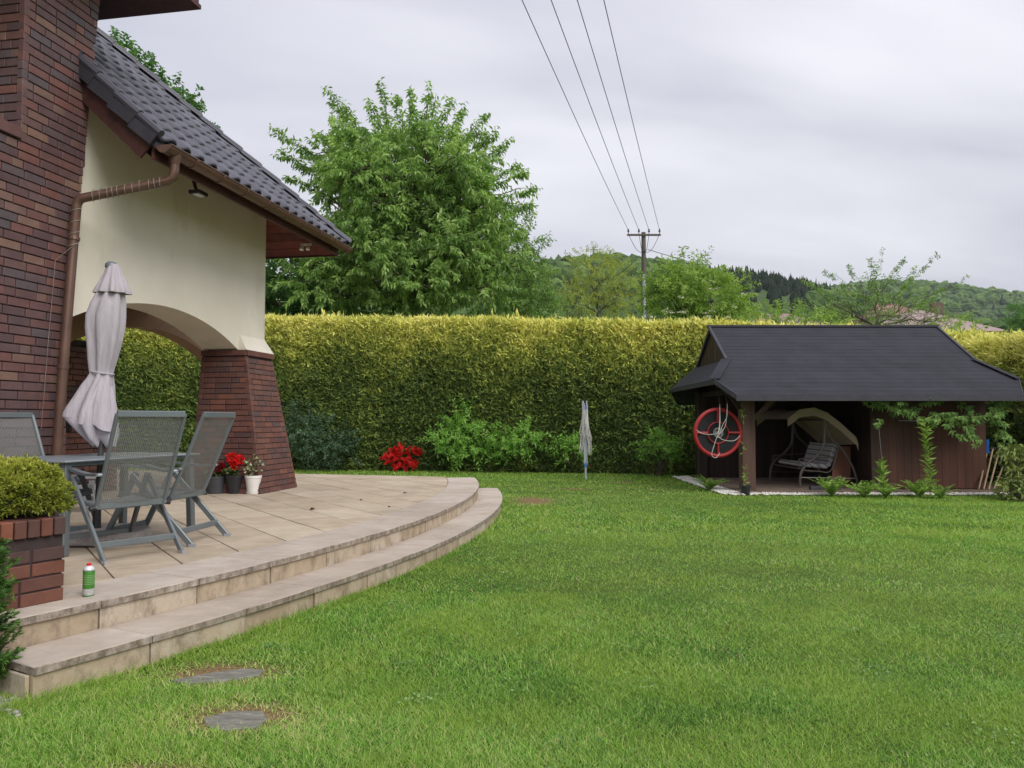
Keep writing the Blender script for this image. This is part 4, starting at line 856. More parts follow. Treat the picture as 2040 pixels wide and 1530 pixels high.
shrub('spindle_shrub', 'small green shrub close behind the clothes dryer', tuple(onz(1140, 942, 0)), [sl_(1138, 890, 20.0, 30, 14, 36), sl_(1130, 906, 20.0, 26, 12, 20)], L_shr, 0.10, 0.042, 13, 0.3)
shrub('spindle_shrub', 'thin green shrub in front of the hedge nearest the shed', tuple(onz(1308, 948, 0)), [sl_(1308, 884, 19.3, 40, 15, 44), sl_(1318, 900, 19.3, 26, 12, 20)], L_shr, 0.10, 0.042, 13, 0.3)
shrub('cotoneaster', 'dark bluish green bush at the hedge foot beside the brick pillar', tuple(onz(640, 934, 0)), [sl_(640, 880, 21.2, 70, 46, 190), sl_(600, 862, 21.2, 40, 46, 90), sl_(680, 900, 21.2, 36, 28, 60)], L_cot, 0.085, 0.045, 14, 0.34)
# ------------------------------------------------------------------ garden shed with open porch
m = Mt('bitumen_shingle', 0.85, 0, 0.25); k = m.noise(2.5, 5); k2 = m.noise(160, 3, 0.7)
m.col(m.ramp(m.math('ADD', m.math('ADD', m.math('MULTIPLY', k, 0.55), m.math('MULTIPLY', m.rnd(), 0.12)), m.math('MULTIPLY', k2, 0.33)), [(0.3, srgb(42, 42, 48)), (0.7, srgb(57, 57, 65))])); m.bump(k2, 0.3, 0.003); M_shingle = m.m
shed = root('garden_shed', (6.7, 16.3, 0), 'dark brown timber garden shed with black shingle roof and open porch', 'shed')
XA, XB, YR, ZR = 4.25, 9.17, 16.5, 3.39
def roof_y(y): return ZR - 0.62 * (YR - y) if y < YR else ZR - 0.62 * (y - YR)
def edge_l(y):      # left boundary of the front slope
    return XA if y > 15.2 else (XA - 0.42 * (15.2 - y) / 0.7 if y > 14.5 else 3.83 + 0.27 * (14.5 - y) / 0.5)
def edge_r(y): return XB if y > 15.2 else (XB + 0.42 * (15.2 - y) / 0.7 if y > 14.5 else 9.59 - 0.27 * (14.5 - y) / 0.5)
srf = MB()
for sgn in (-1, 1):
    ys = [YR, 15.2, 14.5, 14.02]
    for a, b in zip(ys[:-1], ys[1:]):
        q = [(edge_l(a), a), (edge_r(a), a), (edge_r(b), b), (edge_l(b), b)]
        q = [(x, YR + (YR - y) if sgn > 0 else y, roof_y(y)) for x, y in q]; srf.add([(x, y, z) for x, y, z in q] + [(x, y, z - 0.09) for x, y, z in q], [(0, 3, 2, 1) if sgn < 0 else (0, 1, 2, 3), (4, 5, 6, 7), (2, 3, 7, 6), (0, 4, 7, 3), (1, 2, 6, 5)])
sroof = srf.build('roof', M_shingle, shed)
nC = 19; sl_len = YR - 14.0
for k in range(nC):          # overlapping shingle courses on the front slope
    yb, ya = 14.0 + sl_len * k / nC, 14.0 + sl_len * (k + 1.12) / nC; ya = min(ya, YR)
    ym = [yb, ya]; ym += [c_ for c_ in (15.2, 14.5) if yb < c_ < ya]; ym = sorted(ym); v = []
    for y in ym:
        t_ = (y - yb) / (ya - yb); l_ = 0.009 - 0.005 * t_; w = random.uniform(-0.004, 0.004); nxp = 10; x0_, x1_ = edge_l(y), edge_r(y)
        for i in range(nxp + 1): v.append((x0_ + (x1_ - x0_) * i / nxp, y, roof_y(y) + l_ + random.uniform(-0.0015, 0.0015)))
    fcs = [(r * 11 + i, r * 11 + i + 1, (r + 1) * 11 + i + 1, (r + 1) * 11 + i) for r in range(len(ym) - 1) for i in range(10)]
    b0 = len(v); v += [(x, y - 0.001, z - 0.006) for x, y, z in v[:11]]; fcs += [(b0 + i, b0 + i + 1, i + 1, i) for i in range(10)]
    MB().add(v, fcs).build('shingle_course', M_shingle, sroof)
for s_, X0, Xe in ((-1, XA, 3.83), (1, XB, 9.59)):      # skirt roofs at both ends
    q = [(X0, 15.2, roof_y(15.2) + 0.012), (X0, 17.8, roof_y(15.2) + 0.012), (Xe, 18.5, roof_y(14.5) + 0.0), (Xe, 14.5, roof_y(14.5) + 0.012)]
    MB().hexa([(x, y, z - 0.07) for x, y, z in q] + q).build('skirt_roof', M_shingle, sroof)
    MB().add([(X0 + 0.06 * -s_, 15.1, roof_y(15.2) - 0.06), (X0 + 0.06 * -s_, 17.9, roof_y(15.2) - 0.06), (X0 + 0.06 * -s_, YR, ZR - 0.05)], [(0, 1, 2), (2, 1, 0)][:1]).build('gable_boards', M_darkwood, shed)
    for k in range(9):
        y0_, y1_ = 15.25 + k * 0.28, 15.25 + (k + 0.93) * 0.28; zt0, zt1 = roof_y(y0_) - 0.1, roof_y(y1_) - 0.1; xg = X0 - 0.05 * s_; zb_ = roof_y(15.2) - 0.05
        MB().hexa([(xg, y0_, zb_), (xg + 0.02, y0_, zb_), (xg + 0.02, y1_, zb_), (xg, y1_, zb_), (xg, y0_, zt0), (xg + 0.02, y0_, zt0), (xg + 0.02, y1_, zt1), (xg, y1_, zt1)]).build('gable_board', M_darkwood, shed)
MB().tube([(XA - 0.03, YR, ZR + 0.012), (XB + 0.03, YR, ZR + 0.012)], 0.045, 6).build('ridge_cap', M_shingle, sroof)
for s_, (X0, Xe) in ((-1, (XA, 3.83)), (1, (XB, 9.59))):
    MB().bar((X0, 15.2, roof_y(15.2) + 0.02), (Xe, 14.5, roof_y(14.5) + 0.02), 0.2, 0.014).build('hip_strip', M_shingle, sroof)
    MB().bar((X0 - 0.012 * -s_ * 0, YR, ZR + 0.015), (X0, 15.2, roof_y(15.2) + 0.015), 0.05, 0.045).build('verge_trim', M_verge, sroof)
    MB().bar((Xe, 14.5, roof_y(14.5) - 0.03), (4.1 if s_ < 0 else 9.32, 14.0, roof_y(14.0) - 0.03), 0.02, 0.09).build('eave_trim', M_verge, sroof)
    MB().bar((Xe, 14.5, roof_y(14.5) - 0.035), (Xe, 18.5, roof_y(14.5) - 0.045), 0.02, 0.1).build('eave_trim', M_verge, sroof)
MB().box((4.09, 13.985, roof_y(14.0) - 0.10), (9.33, 14.012, roof_y(14.0) + 0.006)).build('eave_trim', M_verge, sroof)
ZFL = 0.06
def box_part(n_, lo, hi, mt_, par=shed, bev=0.0): return MB().box(lo, hi).build(n_, mt_, par, bevel=bev)
for (x, y, w) in ((4.50, 14.75, 0.125), (4.42, 17.9, 0.10), (9.1, 17.9, 0.09), (6.92, 17.9, 0.07)):
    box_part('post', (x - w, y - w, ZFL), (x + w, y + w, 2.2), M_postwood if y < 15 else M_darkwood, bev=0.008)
box_part('beam', (4.0, 14.66, 2.03), (9.5, 14.84, 2.19), M_darkwood); box_part('beam', (4.0, 17.8, 2.03), (9.5, 17.98, 2.2), M_darkwood)
box_part('beam', (4.42, 14.6, 1.93), (4.58, 18.1, 2.028), M_darkwood)
MB().bar((4.63, 14.75, 1.42), (5.28, 14.75, 2.04), 0.12, 0.10).build('brace', M_postwood, shed); MB().bar((4.37, 14.75, 1.62), (4.08, 14.75, 2.04), 0.09, 0.08).build('brace', M_darkwood, shed)
for k in range(40):      # rear wall boards
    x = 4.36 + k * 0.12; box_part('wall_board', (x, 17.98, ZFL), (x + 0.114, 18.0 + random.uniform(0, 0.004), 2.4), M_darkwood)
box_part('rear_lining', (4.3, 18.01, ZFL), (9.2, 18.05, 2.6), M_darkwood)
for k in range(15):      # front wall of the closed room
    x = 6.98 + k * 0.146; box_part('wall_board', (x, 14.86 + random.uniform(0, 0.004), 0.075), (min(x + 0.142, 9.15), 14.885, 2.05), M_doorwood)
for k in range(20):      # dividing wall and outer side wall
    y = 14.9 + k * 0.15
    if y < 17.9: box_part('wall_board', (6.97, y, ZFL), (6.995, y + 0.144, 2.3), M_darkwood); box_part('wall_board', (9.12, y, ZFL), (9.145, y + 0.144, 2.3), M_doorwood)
box_part('corner_post', (6.90, 14.80, ZFL), (7.02, 14.858, 2.05), M_darkwood, bev=0.006)
M_pav = plain('brown_paving', srgb(112, 96, 84), 0.85, 0, 0.2, 6, 0.3, 50)
patio = MB().box((4.28, 14.42, -0.1), (9.75, 18.2, ZFL - 0.03)).build('shed_floor', M_joint); tag(patio, kind='structure')
for i in range(15):
    for j in range(10):
        x, y = 4.285 + i * 0.375, 14.43 + j * 0.375; box_part('floor_slab', (x, y, ZFL - 0.04), (x + 0.365, y + 0.365, ZFL + random.uniform(-0.002, 0.002)), M_pav, patio)
M_ply = wood('brown_panel', srgb(96, 60, 46), srgb(126, 82, 64), 5)
tag(MB().hexa([(6.35, 15.35, ZFL), (6.75, 15.4, ZFL), (6.76, 15.43, ZFL), (6.36, 15.38, ZFL), (6.50, 15.55, 0.86), (6.86, 15.6, 0.86), (6.87, 15.62, 0.86), (6.51, 15.57, 0.86)]).build('loose_panel', M_ply), 'loose brown board leaning beside the swing seat', 'board')

# white gravel border
m = Mt('white_pebble', 0.7, 0, 0.4); m.col(m.ramp(m.math('FRACT', m.attr()), [(0, srgb(176, 170, 162)), (0.5, srgb(208, 204, 196)), (1, srgb(230, 228, 222))])); M_peb = m.m
def pebbles(name, label, pts, size, mat, z=0.01):
    n = len(pts); bm = bmesh.new(); bmesh.ops.create_icosphere(bm, subdivisions=1, radius=1.0); co = np.array([v.co[:] for v in bm.verts]); fc = np.array([[v.index for v in f.verts] for f in bm.faces]); bm.free()
    sc3 = size * (0.6 + 0.8 * rs.rand(n, 1, 3)) * np.array([1, 1, 0.6]); V = co[None] * (1 + 0.12 * rs.normal(size=(n, len(co), 1))) * sc3; V = V + np.concatenate([pts, np.full((n, 1), z) + rs.rand(n, 1) * size * 0.6], 1)[:, None]
    Fc = fc[None] + (np.arange(n) * len(co))[:, None, None]
    return tag(np_mesh(name, V.reshape(-1, 3), Fc.reshape(-1, 3), mat, None, {'rnd': np.repeat(rs.rand(n), len(co))}, smooth=True), label, 'gravel', kind='stuff')
xg = np.concatenate([rs.uniform(4.0, 9.9, 2300), 4.27 - 0.38 * rs.rand(1700) ** 1.2]); yg = np.concatenate([14.14 + 0.27 * rs.rand(2300), rs.uniform(14.2, 18.7, 1700)])
pebbles('gravel', 'strip of white pebbles along the front of the shed', np.stack([xg, yg], 1), 0.024, M_peb, 0.022)

# nest swing hung up at the corner post
c_ = at(1430, 862, 14.55); ns = root('nest_swing', (c_.x, c_.y, c_.z), 'round red nest swing with black net hung beside the shed post', 'swing')
M_red = plain('red_padding', srgb(150, 26, 30), 0.5, 0, 0.12, 8, 0.1); RR = 0.445; tl_ = 0.12
def cp(a, r, dy=0.0): return (c_.x + r * math.cos(a), c_.y + dy + 0.16 * r * math.cos(a), c_.z + r * math.sin(a) * 0.98)
MB().tube([cp(2 * math.pi * k / 40, RR) for k in range(41)], 0.038, 12, False).build('ring', M_red, ns, True)
MB().tube([cp(2 * math.pi * k / 30, RR * 0.46, -0.02) for k in range(31)], 0.012, 8, False).build('inner_ring', M_red, ns, True)
for k in range(4): a = math.pi / 2 * k; MB().tube([cp(a, RR * 0.46, -0.01), cp(a, RR, -0.01)], 0.022, 8).build('spoke', M_red, ns, True)
MB().add([cp(2 * math.pi * k / 32, RR * 0.98, 0.012) for k in range(32)] + [cp(2 * math.pi * k / 32, RR * 0.98, 0.02) for k in range(32)], [tuple(range(32)), tuple(range(32, 64))[::-1]]).build('mat', plain('black_mat', srgb(30, 30, 32), 0.9), ns)
top_ = [at(1434, 806, 14.5), at(1449, 804, 14.5)]
ropes = [[top_[0], at(1434, 850, 14.40), at(1425, 880, 14.38), at(1418, 905, 14.40), at(1426, 912, 14.42), at(1434, 902, 14.44)], [top_[0], at(1432, 856, 14.38), at(1420, 865, 14.38), at(1400, 864, 14.40), at(1388, 857, 14.42)], [top_[1], at(1446, 844, 14.40), at(1438, 860, 14.38), at(1430, 866, 14.38), at(1440, 876, 14.38), at(1462, 878, 14.40), at(1474, 868, 14.44)], [top_[1], at(1448, 830, 14.42), at(1440, 846, 14.40), at(1432, 868, 14.38)]]
for r_ in ropes:
    pts = []
    for i in range(len(r_) - 1):
        p0, p1, p2, p3 = r_[max(i - 1, 0)], r_[i], r_[i + 1], r_[min(i + 2, len(r_) - 1)]
        for k in range(6): t = k / 6; pts.append(0.5 * ((2 * p1) + (p2 - p0) * t + (2 * p0 - 5 * p1 + 4 * p2 - p3) * t * t + (3 * p1 - p0 - 3 * p2 + p3) * t ** 3))
    pts.append(r_[-1]); MB().tube(pts, 0.0055, 6).build('rope', M_whitecord, ns, True)
MB().tube([top_[0] + Vector((0, 0, 0)), Vector((top_[0].x, 14.72, 2.05))], 0.004, 6).build('hook', M_black, ns); MB().tube([top_[1], Vector((top_[1].x, 14.72, 2.05))], 0.004, 6).build('hook', M_black, ns)
n = 60; pts = [Vector(cp(0.7 * k, 0.10 * math.sin(k * 0.37), -0.03 - 0.0004 * k)) for k in range(n)]; MB().tube(pts, 0.0026, 5).build('net_knot', M_whitecord, ns)

# garden swing seat inside the porch
sw = root('swing_seat', (6.2, 16.1, ZFL), 'garden swing seat with beige canopy and striped cushion under the shed roof', 'swing seat')
M_tubem = plain('brown_tube', srgb(92, 84, 80), 0.4, 0.3, 0.1, 3, 0)
M_canv = plain('beige_canvas', srgb(150, 134, 114), 0.9, 0, 0.1, 3, 0.2, 120)
def spl(ps, n=7):
    ps = [Vector(p) for p in ps]; o = []
    for i in range(len(ps) - 1):
        p0, p1, p2, p3 = ps[max(i - 1, 0)], ps[i], ps[i + 1], ps[min(i + 2, len(ps) - 1)]
        for k in range(n): t = k / n; o.append(0.5 * ((2 * p1) + (p2 - p0) * t + (2 * p0 - 5 * p1 + 4 * p2 - p3) * t * t + (3 * p1 - p0 - 3 * p2 + p3) * t ** 3))
    return o + [ps[-1]]
for y in (15.2, 16.95):
    MB().tube(spl([(5.67, y, ZFL), (5.69, y, 0.32), (5.80, y, 0.52), (6.02, y, 0.70), (6.16, y, 0.92), (6.19, y, 1.38)]), 0.024, 8).build('leg', M_tubem, sw, True)
    MB().tube(spl([(6.82, y, ZFL), (6.72, y, 0.45), (6.5, y, 0.82), (6.28, y, 1.05), (6.19, y, 1.4)]), 0.024, 8).build('leg', M_tubem, sw, True)
    MB().tube([(5.69, y, 0.26), (6.78, y, 0.24)], 0.014, 8).build('stretcher', M_tubem, sw)
MB().tube([(6.19, 15.15, 1.4), (6.19, 17.0, 1.4)], 0.024, 8).build('top_bar', M_tubem, sw)
cv = []; xs_ = [5.42, 5.66, 5.95, 6.2, 6.46, 6.76, 6.80]; zs_ = [1.42, 1.60, 1.64, 1.54, 1.34, 1.06, 0.94]; ys_ = np.linspace(15.12, 17.02, 7)
for j, y in enumerate(ys_):
    for x, z in zip(xs_, zs_): cv.append((x, y, z - 0.05 * math.sin(math.pi * j / 6) * (1 if 0 < j < 6 else 0) * (x > 5.5)))
MB().add(cv + [(x, y, z - 0.012) for x, y, z in cv], [(j * 7 + i, j * 7 + i + 1, (j + 1) * 7 + i + 1, (j + 1) * 7 + i) for j in range(6) for i in range(6)] + [(49 + j * 7 + i, 49 + (j + 1) * 7 + i, 49 + (j + 1) * 7 + i + 1, 49 + j * 7 + i + 1) for j in range(6) for i in range(6)]).build('canopy', M_canv, sw, True)
for y, s_ in ((15.12, 0.0), (17.02, 0.0)):   # hanging valances
    q = [(x, y, z) for x, z in zip(xs_, zs_)] + [(x, y, z - 0.16) for x, z in list(zip(xs_, zs_))[::-1]]; MB().add(q, [(i, i + 1, 12 - i, 13 - i) for i in range(6)]).build('valance', M_canv, sw)
m = Mt('striped_cushion', 0.9, 0, 0.2); w_ = m.n('ShaderNodeTexWave'); w_.inputs['Scale'].default_value = 3.2; w_.inputs['Distortion'].default_value = 0.4; mp_ = m.n('ShaderNodeMapping'); mp_.inputs['Rotation'].default_value = (0, R(50), 0); m.l(m.p(), mp_.inputs[0]); m.l(mp_.outputs[0], w_.inputs['Vector'])
m.col(m.ramp(w_.outputs[0], [(0.35, srgb(112, 108, 112)), (0.5, srgb(226, 222, 220)), (0.62, srgb(150, 146, 150))])); M_cush = m.m
def pad(P, a, b, c2, name, mat, par): return MB().obox(P, a, b, c2).build(name, mat, par, True, bevel=0.025)
pad(Vector((5.78, 15.45, 0.46)), Vector((0.56, 0, -0.05)), Vector((0, 1.3, 0)), Vector((0.01, 0, 0.09)), 'seat_cushion', M_cush, sw)
pad(Vector((6.30, 15.45, 0.46)), Vector((0.09, 0, -0.02)), Vector((0, 1.3, 0)), Vector((0.17, 0, 0.46)), 'back_cushion', M_cush, sw)
for y in (15.36, 16.84):
    MB().tube(spl([(5.72, y, 0.62), (5.74, y, 0.42), (6.1, y, 0.37), (6.36, y, 0.40), (6.54, y, 0.95)]), 0.014, 6).build('seat_frame', M_tubem, sw, True)
    MB().tube([(5.73, y, 0.62), (6.44, y, 0.66)], 0.014, 6).build('armrest', M_tubem, sw); MB().tube([(6.1, y, 0.4), (6.19, y, 1.38)], 0.007, 5).build('hanger', M_tubem, sw)
MB().tube([(5.74, 15.36, 0.42), (5.74, 16.84, 0.42)], 0.014, 6).build('seat_frame', M_tubem, sw)
shoe_m = plain('dark_shoe', srgb(48, 48, 54), 0.7)
for i, (x, y, a) in enumerate(((5.80, 14.75, 0.3), (5.95, 14.80, 0.1), (6.18, 14.85, -0.4))):
    s_ = root('shoe', (x, y, ZFL), ('dark garden clog nearest the swing seat foot', 'middle one of the dark garden clogs', 'dark garden clog nearest the fern')[i], 'shoe', 'clogs on the shed floor')
    ca, sa = math.cos(a), math.sin(a); rot = lambda px_, py_: (x + px_ * ca - py_ * sa, y + px_ * sa + py_ * ca)
    prf = [(-0.13, 0.03), (-0.1, 0.042), (0.0, 0.042), (0.08, 0.048), (0.13, 0.03)]; v = []
    for hz, sc2 in ((0, 1), (0.025, 1.04), (0.06, 0.8)):
        for px_, w in prf: v.append((*rot(px_, -w * sc2), ZFL + hz + (0.02 if px_ < 0 and hz > 0.05 else 0)))
        for px_, w in prf[::-1]: v.append((*rot(px_, w * sc2), ZFL + hz + (0.02 if px_ < 0 and hz > 0.05 else 0)))
    MB().add(v, [(r * 10 + i2, r * 10 + (i2 + 1) % 10, (r + 1) * 10 + (i2 + 1) % 10, (r + 1) * 10 + i2) for r in range(2) for i2 in range(10)] + [tuple(range(10))[::-1], tuple(range(20, 30))]).build('upper', shoe_m, s_, True)

# plants round the shed
L_fern = leafmat('fern_green', [(0, srgb(104, 136, 60)), (0.5, srgb(138, 170, 80)), (1, srgb(178, 204, 112))], 0.45)
def fern(base, size, nf, label):
    rt = root('fern', base, label, 'fern', 'plants along the shed front'); lv = Leaves(); st = MB(); B = np.array(base)
    for k in range(nf):
        a = 2 * math.pi * k / nf + rs.rand() * 0.5; lean = rs.uniform(0.45, 1.1); L_ = size * rs.uniform(0.75, 1.1); dr = np.array([math.cos(a), math.sin(a), 0]); pts = []
        for q in range(15): t = q / 14; pts.append(B + dr * L_ * lean * (t ** 1.25) + np.array([0, 0, 1.0]) * L_ * (t - 0.42 * lean * t * t))
        st.tube(pts[::2], [0.005 - 0.0005 * i for i in range(8)], 4, False); pts = np.array(pts); tn = unit(np.gradient(pts, axis=0)); sd = unit(np.cross(tn, np.array([0, 0, 1.0])))
        for s_ in (-1, 1):
            w = size * 0.19 * np.sin(np.linspace(0.25, 1.0, 13) * math.pi * 0.95) ** 0.8 + 0.01
            lv.add(pts[2:], sd[2:] * s_ + tn[2:] * 0.45 + rs.normal(size=(13, 3)) * 0.08, w, w * 0.30 + 0.008, rs.rand(13) * 0.4 + rs.rand() * 0.6)
    st.build('stems', L_fern, rt); lv.build('fronds', L_fern, rt)
for (x, y, s, nf, lb) in ((1413, 978, 0.40, 16, 'broad pale fern at the gravel corner of the shed'), (1657, 990, 0.48, 13, 'fern in front of the swing seat'), (1722, 993, 0.42, 13, 'fern at the corner of the closed shed wall'), (1832, 992, 0.45, 13, 'fern at the foot of the tall climber'), (1873, 994, 0.34, 10, 'small yellowish fern beside the tall climber'), (1765, 992, 0.34, 11, 'fern under the leafy lily stem by the wall')):
    p = onz(x, y, 0); fern((p.x, p.y, 0.0), s, nf, lb)
def stalk(name, label, px, py, top, Y, leaf, n, cat='plant', pot=None):
    p = onz(px, py, 0.0) if Y is None else Vector((at(px, py, Y).x, Y, 0.05)); b = np.array((p.x, p.y, 0.03)); tp = np.array(at(top[0], top[1], p.y))
    rt = root(name, tuple(b), label, cat, 'plants along the shed front'); pts = branch_pts(b, tp, 0.012, 8); MB().tube(pts, [0.009 - 0.0008 * k for k in range(8)], 5).build('stem', L_fern, rt)
    lv = Leaves(); t = np.linspace(0.12, 1, n); P = np.array([np.array(pts[min(6, int(q * 7))]) + (np.array(pts[min(7, int(q * 7) + 1)]) - np.array(pts[min(6, int(q * 7))])) * (q * 7 - min(6, int(q * 7))) for q in t])
    a = np.arange(n) * 2.4; D = np.stack([np.cos(a), np.sin(a), 0.55 + 0.2 * rs.rand(n)], 1) + rs.normal(size=(n, 3)) * 0.15
    lv.add(P, D, leaf * (0.7 + 0.6 * rs.rand(n)), leaf * 0.32, rs.rand(n)); lv.build('foliage', L_fern, rt); return rt
stalk('climbing_stem', 'tall leafy climber standing before the brown shed wall', 1853, 990, (1842, 838), None, 0.15, 90)
stalk('lily_stem', 'leafy lily stem by the corner of the closed shed wall', 1762, 992, (1757, 920), None, 0.17, 42); 
p = onz(1480, 986, 0.0); pp = root('plant_pot', (p.x, p.y - 0.15, 0), 'small black plant pot in front of the shed post', 'pot')
MB().lathe([(0.075, 0), (0.098, 0.16), (0.11, 0.165), (0.11, 0.19), (0.098, 0.19), (0.09, 0.155), (0.0, 0.15)], (p.x, p.y - 0.15, 0.0), 18).build('pot', M_black, pp, True)
MB().lathe([(0.088, 0.0), (0.0, 0.012)], (p.x, p.y - 0.15, 0.15), 14, False).build('soil', M_soil, pp)
cl = root('potted_climber', (p.x, p.y - 0.15, 0.16), 'thin twining climber growing from the black pot up the post', 'plant')
b = np.array((p.x, p.y - 0.15, 0.16)); pts = [b + np.array([0.02 * math.sin(t * 9) + 0.0 * t, 0.12 * t, 1.45 * t]) for t in np.linspace(0, 1, 24)]
MB().tube(pts, 0.005, 4).build('stem', M_postwood, cl); lv = Leaves(); n = 46; t = np.concatenate([rs.rand(20) * 0.25, rs.rand(14), 0.92 + rs.rand(12) * 0.08]); P = np.array(pts)[np.minimum(23, (t * 23).astype(int))]; lv.add(P, rs.normal(size=(n, 3)) * np.array([1, 0.6, 0.8]), 0.07 + 0.04 * rs.rand(n), 0.03, rs.rand(n)); lv.build('foliage', L_fern, cl)
# virginia creeper trained along the eave and wires
L_vc = leafmat('creeper_leaf', [(0, srgb(84, 118, 58)), (0.5, srgb(116, 150, 76)), (1, srgb(152, 182, 104))], 0.4)
vc = root('creeper', (8.0, 14.3, 1.5), 'green creeper with fingered leaves trailing along the shed eave and wires', 'creeper'); st = MB(); lv = Leaves(); YV = 14.25
runs = [[(1730, 797), (1770, 795), (1800, 812), (1850, 795), (1865, 796)], [(1745, 800), (1775, 812), (1805, 820), (1835, 838), (1870, 828), (1905, 832), (1940, 838), (1975, 825), (1985, 812)], [(1905, 800), (1926, 808), (1928, 830), (1935, 862), (1945, 875)], [(1990, 792), (1985, 815), (1988, 850), (2002, 878), (2012, 905)], [(1740, 835), (1745, 848)], [(1858, 830), (1886, 826), (1910, 836), (1934, 826)], [(1780, 800), (1795, 815), (1815, 818)], [(1885, 845), (1888, 852)], [(1988, 790), (1996, 802), (1992, 812)], [(1996, 865), (2004, 870), (2015, 884)], [(1930, 848), (1920, 868), (1936, 878)]]
for r_ in runs:
    P3 = spl([at(x, y, YV + 0.05 * rs.normal()) for x, y in r_], 6); st.tube(P3, 0.006, 4, False); L_ = sum((P3[i + 1] - P3[i]).length for i in range(len(P3) - 1)); n = max(4, int(L_ / 0.04))
    for k in range(n):
        q = P3[int(rs.rand() * (len(P3) - 1))]; o = np.array(q) + rs.normal(size=3) * np.array([0.05, 0.06, 0.05]); ax = unit(np.array([[rs.normal() * 0.4, -1.0, 0.2]]))[0]; hang = np.array([0, -0.3, -1.0])
        for j in range(5):
            a = (j - 2) * 0.62; D = np.array([math.sin(a), -0.25, -math.cos(a) * 0.9]) ; lv.add(o[None], D[None] + rs.normal(size=(1, 3)) * 0.12, 0.105 + 0.04 * rs.rand() - 0.014 * abs(j - 2), 0.036, np.array([rs.rand()]), nrm=np.array([[0, -1, 0.5]]))
st.build('stems', M_bark, vc); lv.build('foliage', L_vc, vc)
for (a, b, lb) in (((1790, 838), (1985, 842), 'thin wire stretched across the brown shed wall'), ((1750, 842), (1757, 918), 'thin wire leading the lily stem up to the creeper')):
    tag(MB().tube([at(*a, 14.3), at(*b, 14.3)], 0.0035, 4).build('training_wire', M_galv), lb, 'wire')
# tools leaning at the shed end
th_ = wood('ash_handle', srgb(150, 126, 100), srgb(182, 158, 128), 8)
for i, (x0, y0, x1, y1) in enumerate(((1950, 980, 1966, 902), (1960, 980, 1978, 894), (1970, 980, 1992, 892), (1980, 980, 1998, 930))):
    a, b = at(x0, y0, 14.75), at(x1, y1, 15.0); a.z = max(a.z, 0.07)
    rt = root('garden_tool', tuple(a), ('tool handle nearest the shed wall, blue grip at its top', 'second tool handle from the brown shed wall', 'third tool handle from the brown shed wall', 'shortest tool handle, next to the rhododendron')[i], 'tool', 'tools leaning by the shed')
    MB().tube([a, b], 0.016, 8).build('handle', th_, rt)
    MB().bar(b - Vector((0.06, 0, 0)), b + Vector((0.06, 0.0, 0.01)), 0.03, 0.03).build('grip', plain('blue_grip', srgb(40, 104, 190), 0.5) if i == 0 else M_black, rt, bevel=0.006)
    if i == 0: MB().tube([b, b + Vector((0.01, 0, 0.26))], 0.035, 8).build('sleeve', plain('blue_sleeve', srgb(40, 104, 190), 0.5), rt)
L_rho = leafmat('rhododendron_leaf', [(0, srgb(84, 100, 52)), (0.5, srgb(120, 136, 72)), (1, srgb(176, 182, 112))], 0.2, 0.35)
shrub('rhododendron', 'rhododendron with glossy pale leaves beside the tools', tuple(onz(2040, 1000, 0)), [sl_(2030, 915, 13.6, 26, 20, 40), sl_(2050, 940, 13.4, 40, 34, 60), sl_(2020, 975, 13.3, 24, 18, 34)], L_rho, 0.12, 0.045, 9, 0.14, 0.15, up=0.1)

# rotary clothes dryer, folded
p = onz(1167, 955, 0); dr = root('clothes_dryer', (p.x, p.y, 0), 'folded rotary clothes dryer with pale cords standing on the lawn', 'clothes dryer'); X0, Y0 = p.x, p.y; lean = at(1165, 800, Y0).x - X0
M_blue = plain('blue_fitting', srgb(62, 116, 190), 0.5, 0, 0.1); M_alu = plain('aluminium_tube', srgb(200, 204, 212), 0.35, 0.5, 0.06)
def dp(z, dx=0, dy=0): return Vector((X0 + lean * z / 1.88 + dx, Y0 + dy, z))
MB().tube([dp(0), dp(1.75)], 0.025, 10).build('mast', M_alu, dr, True)
for k in range(4):
    a = math.pi / 4 + k * math.pi / 2; MB().tube([dp(0.36, 0.04 * math.cos(a), 0.04 * math.sin(a)), dp(1.86, 0.062 * math.cos(a), 0.062 * math.sin(a))], 0.012, 6).build('arm', M_alu, dr); MB().tube([dp(1.85, 0.062 * math.cos(a), 0.062 * math.sin(a)), dp(1.90, 0.062 * math.cos(a), 0.062 * math.sin(a))], 0.014, 6).build('tip', M_black, dr)
for z, h in ((1.64, 0.11), (0.30, 0.10), (1.18, 0.02)): MB().tube([dp(z), dp(z + h)], 0.042 if h > 0.05 else 0.03, 10).build('collar', M_blue, dr)
MB().bar(dp(0.34, 0.04), dp(0.3, 0.1), 0.02, 0.02).build('catch', M_red, dr)
for k in range(34):
    a = rs.rand() * 6.28; low = rs.uniform(0.55, 1.05); w = rs.uniform(0.05, 0.14); zt = rs.uniform(1.3, 1.85); pts = []
    for t in np.linspace(0, 1, 13): zz = zt + (low - zt) * math.sin(t * math.pi); rr = 0.062 + w * 1.15 * math.sin(t * math.pi) ** 2 * (0.6 + 0.4 * math.sin(t * 7)); pts.append(dp(zz, rr * math.cos(a + t * 0.9) * 1.0, rr * math.sin(a + t * 0.9)))
    MB().tube(pts, 0.0065, 4).build('cord', M_whitecord, dr)
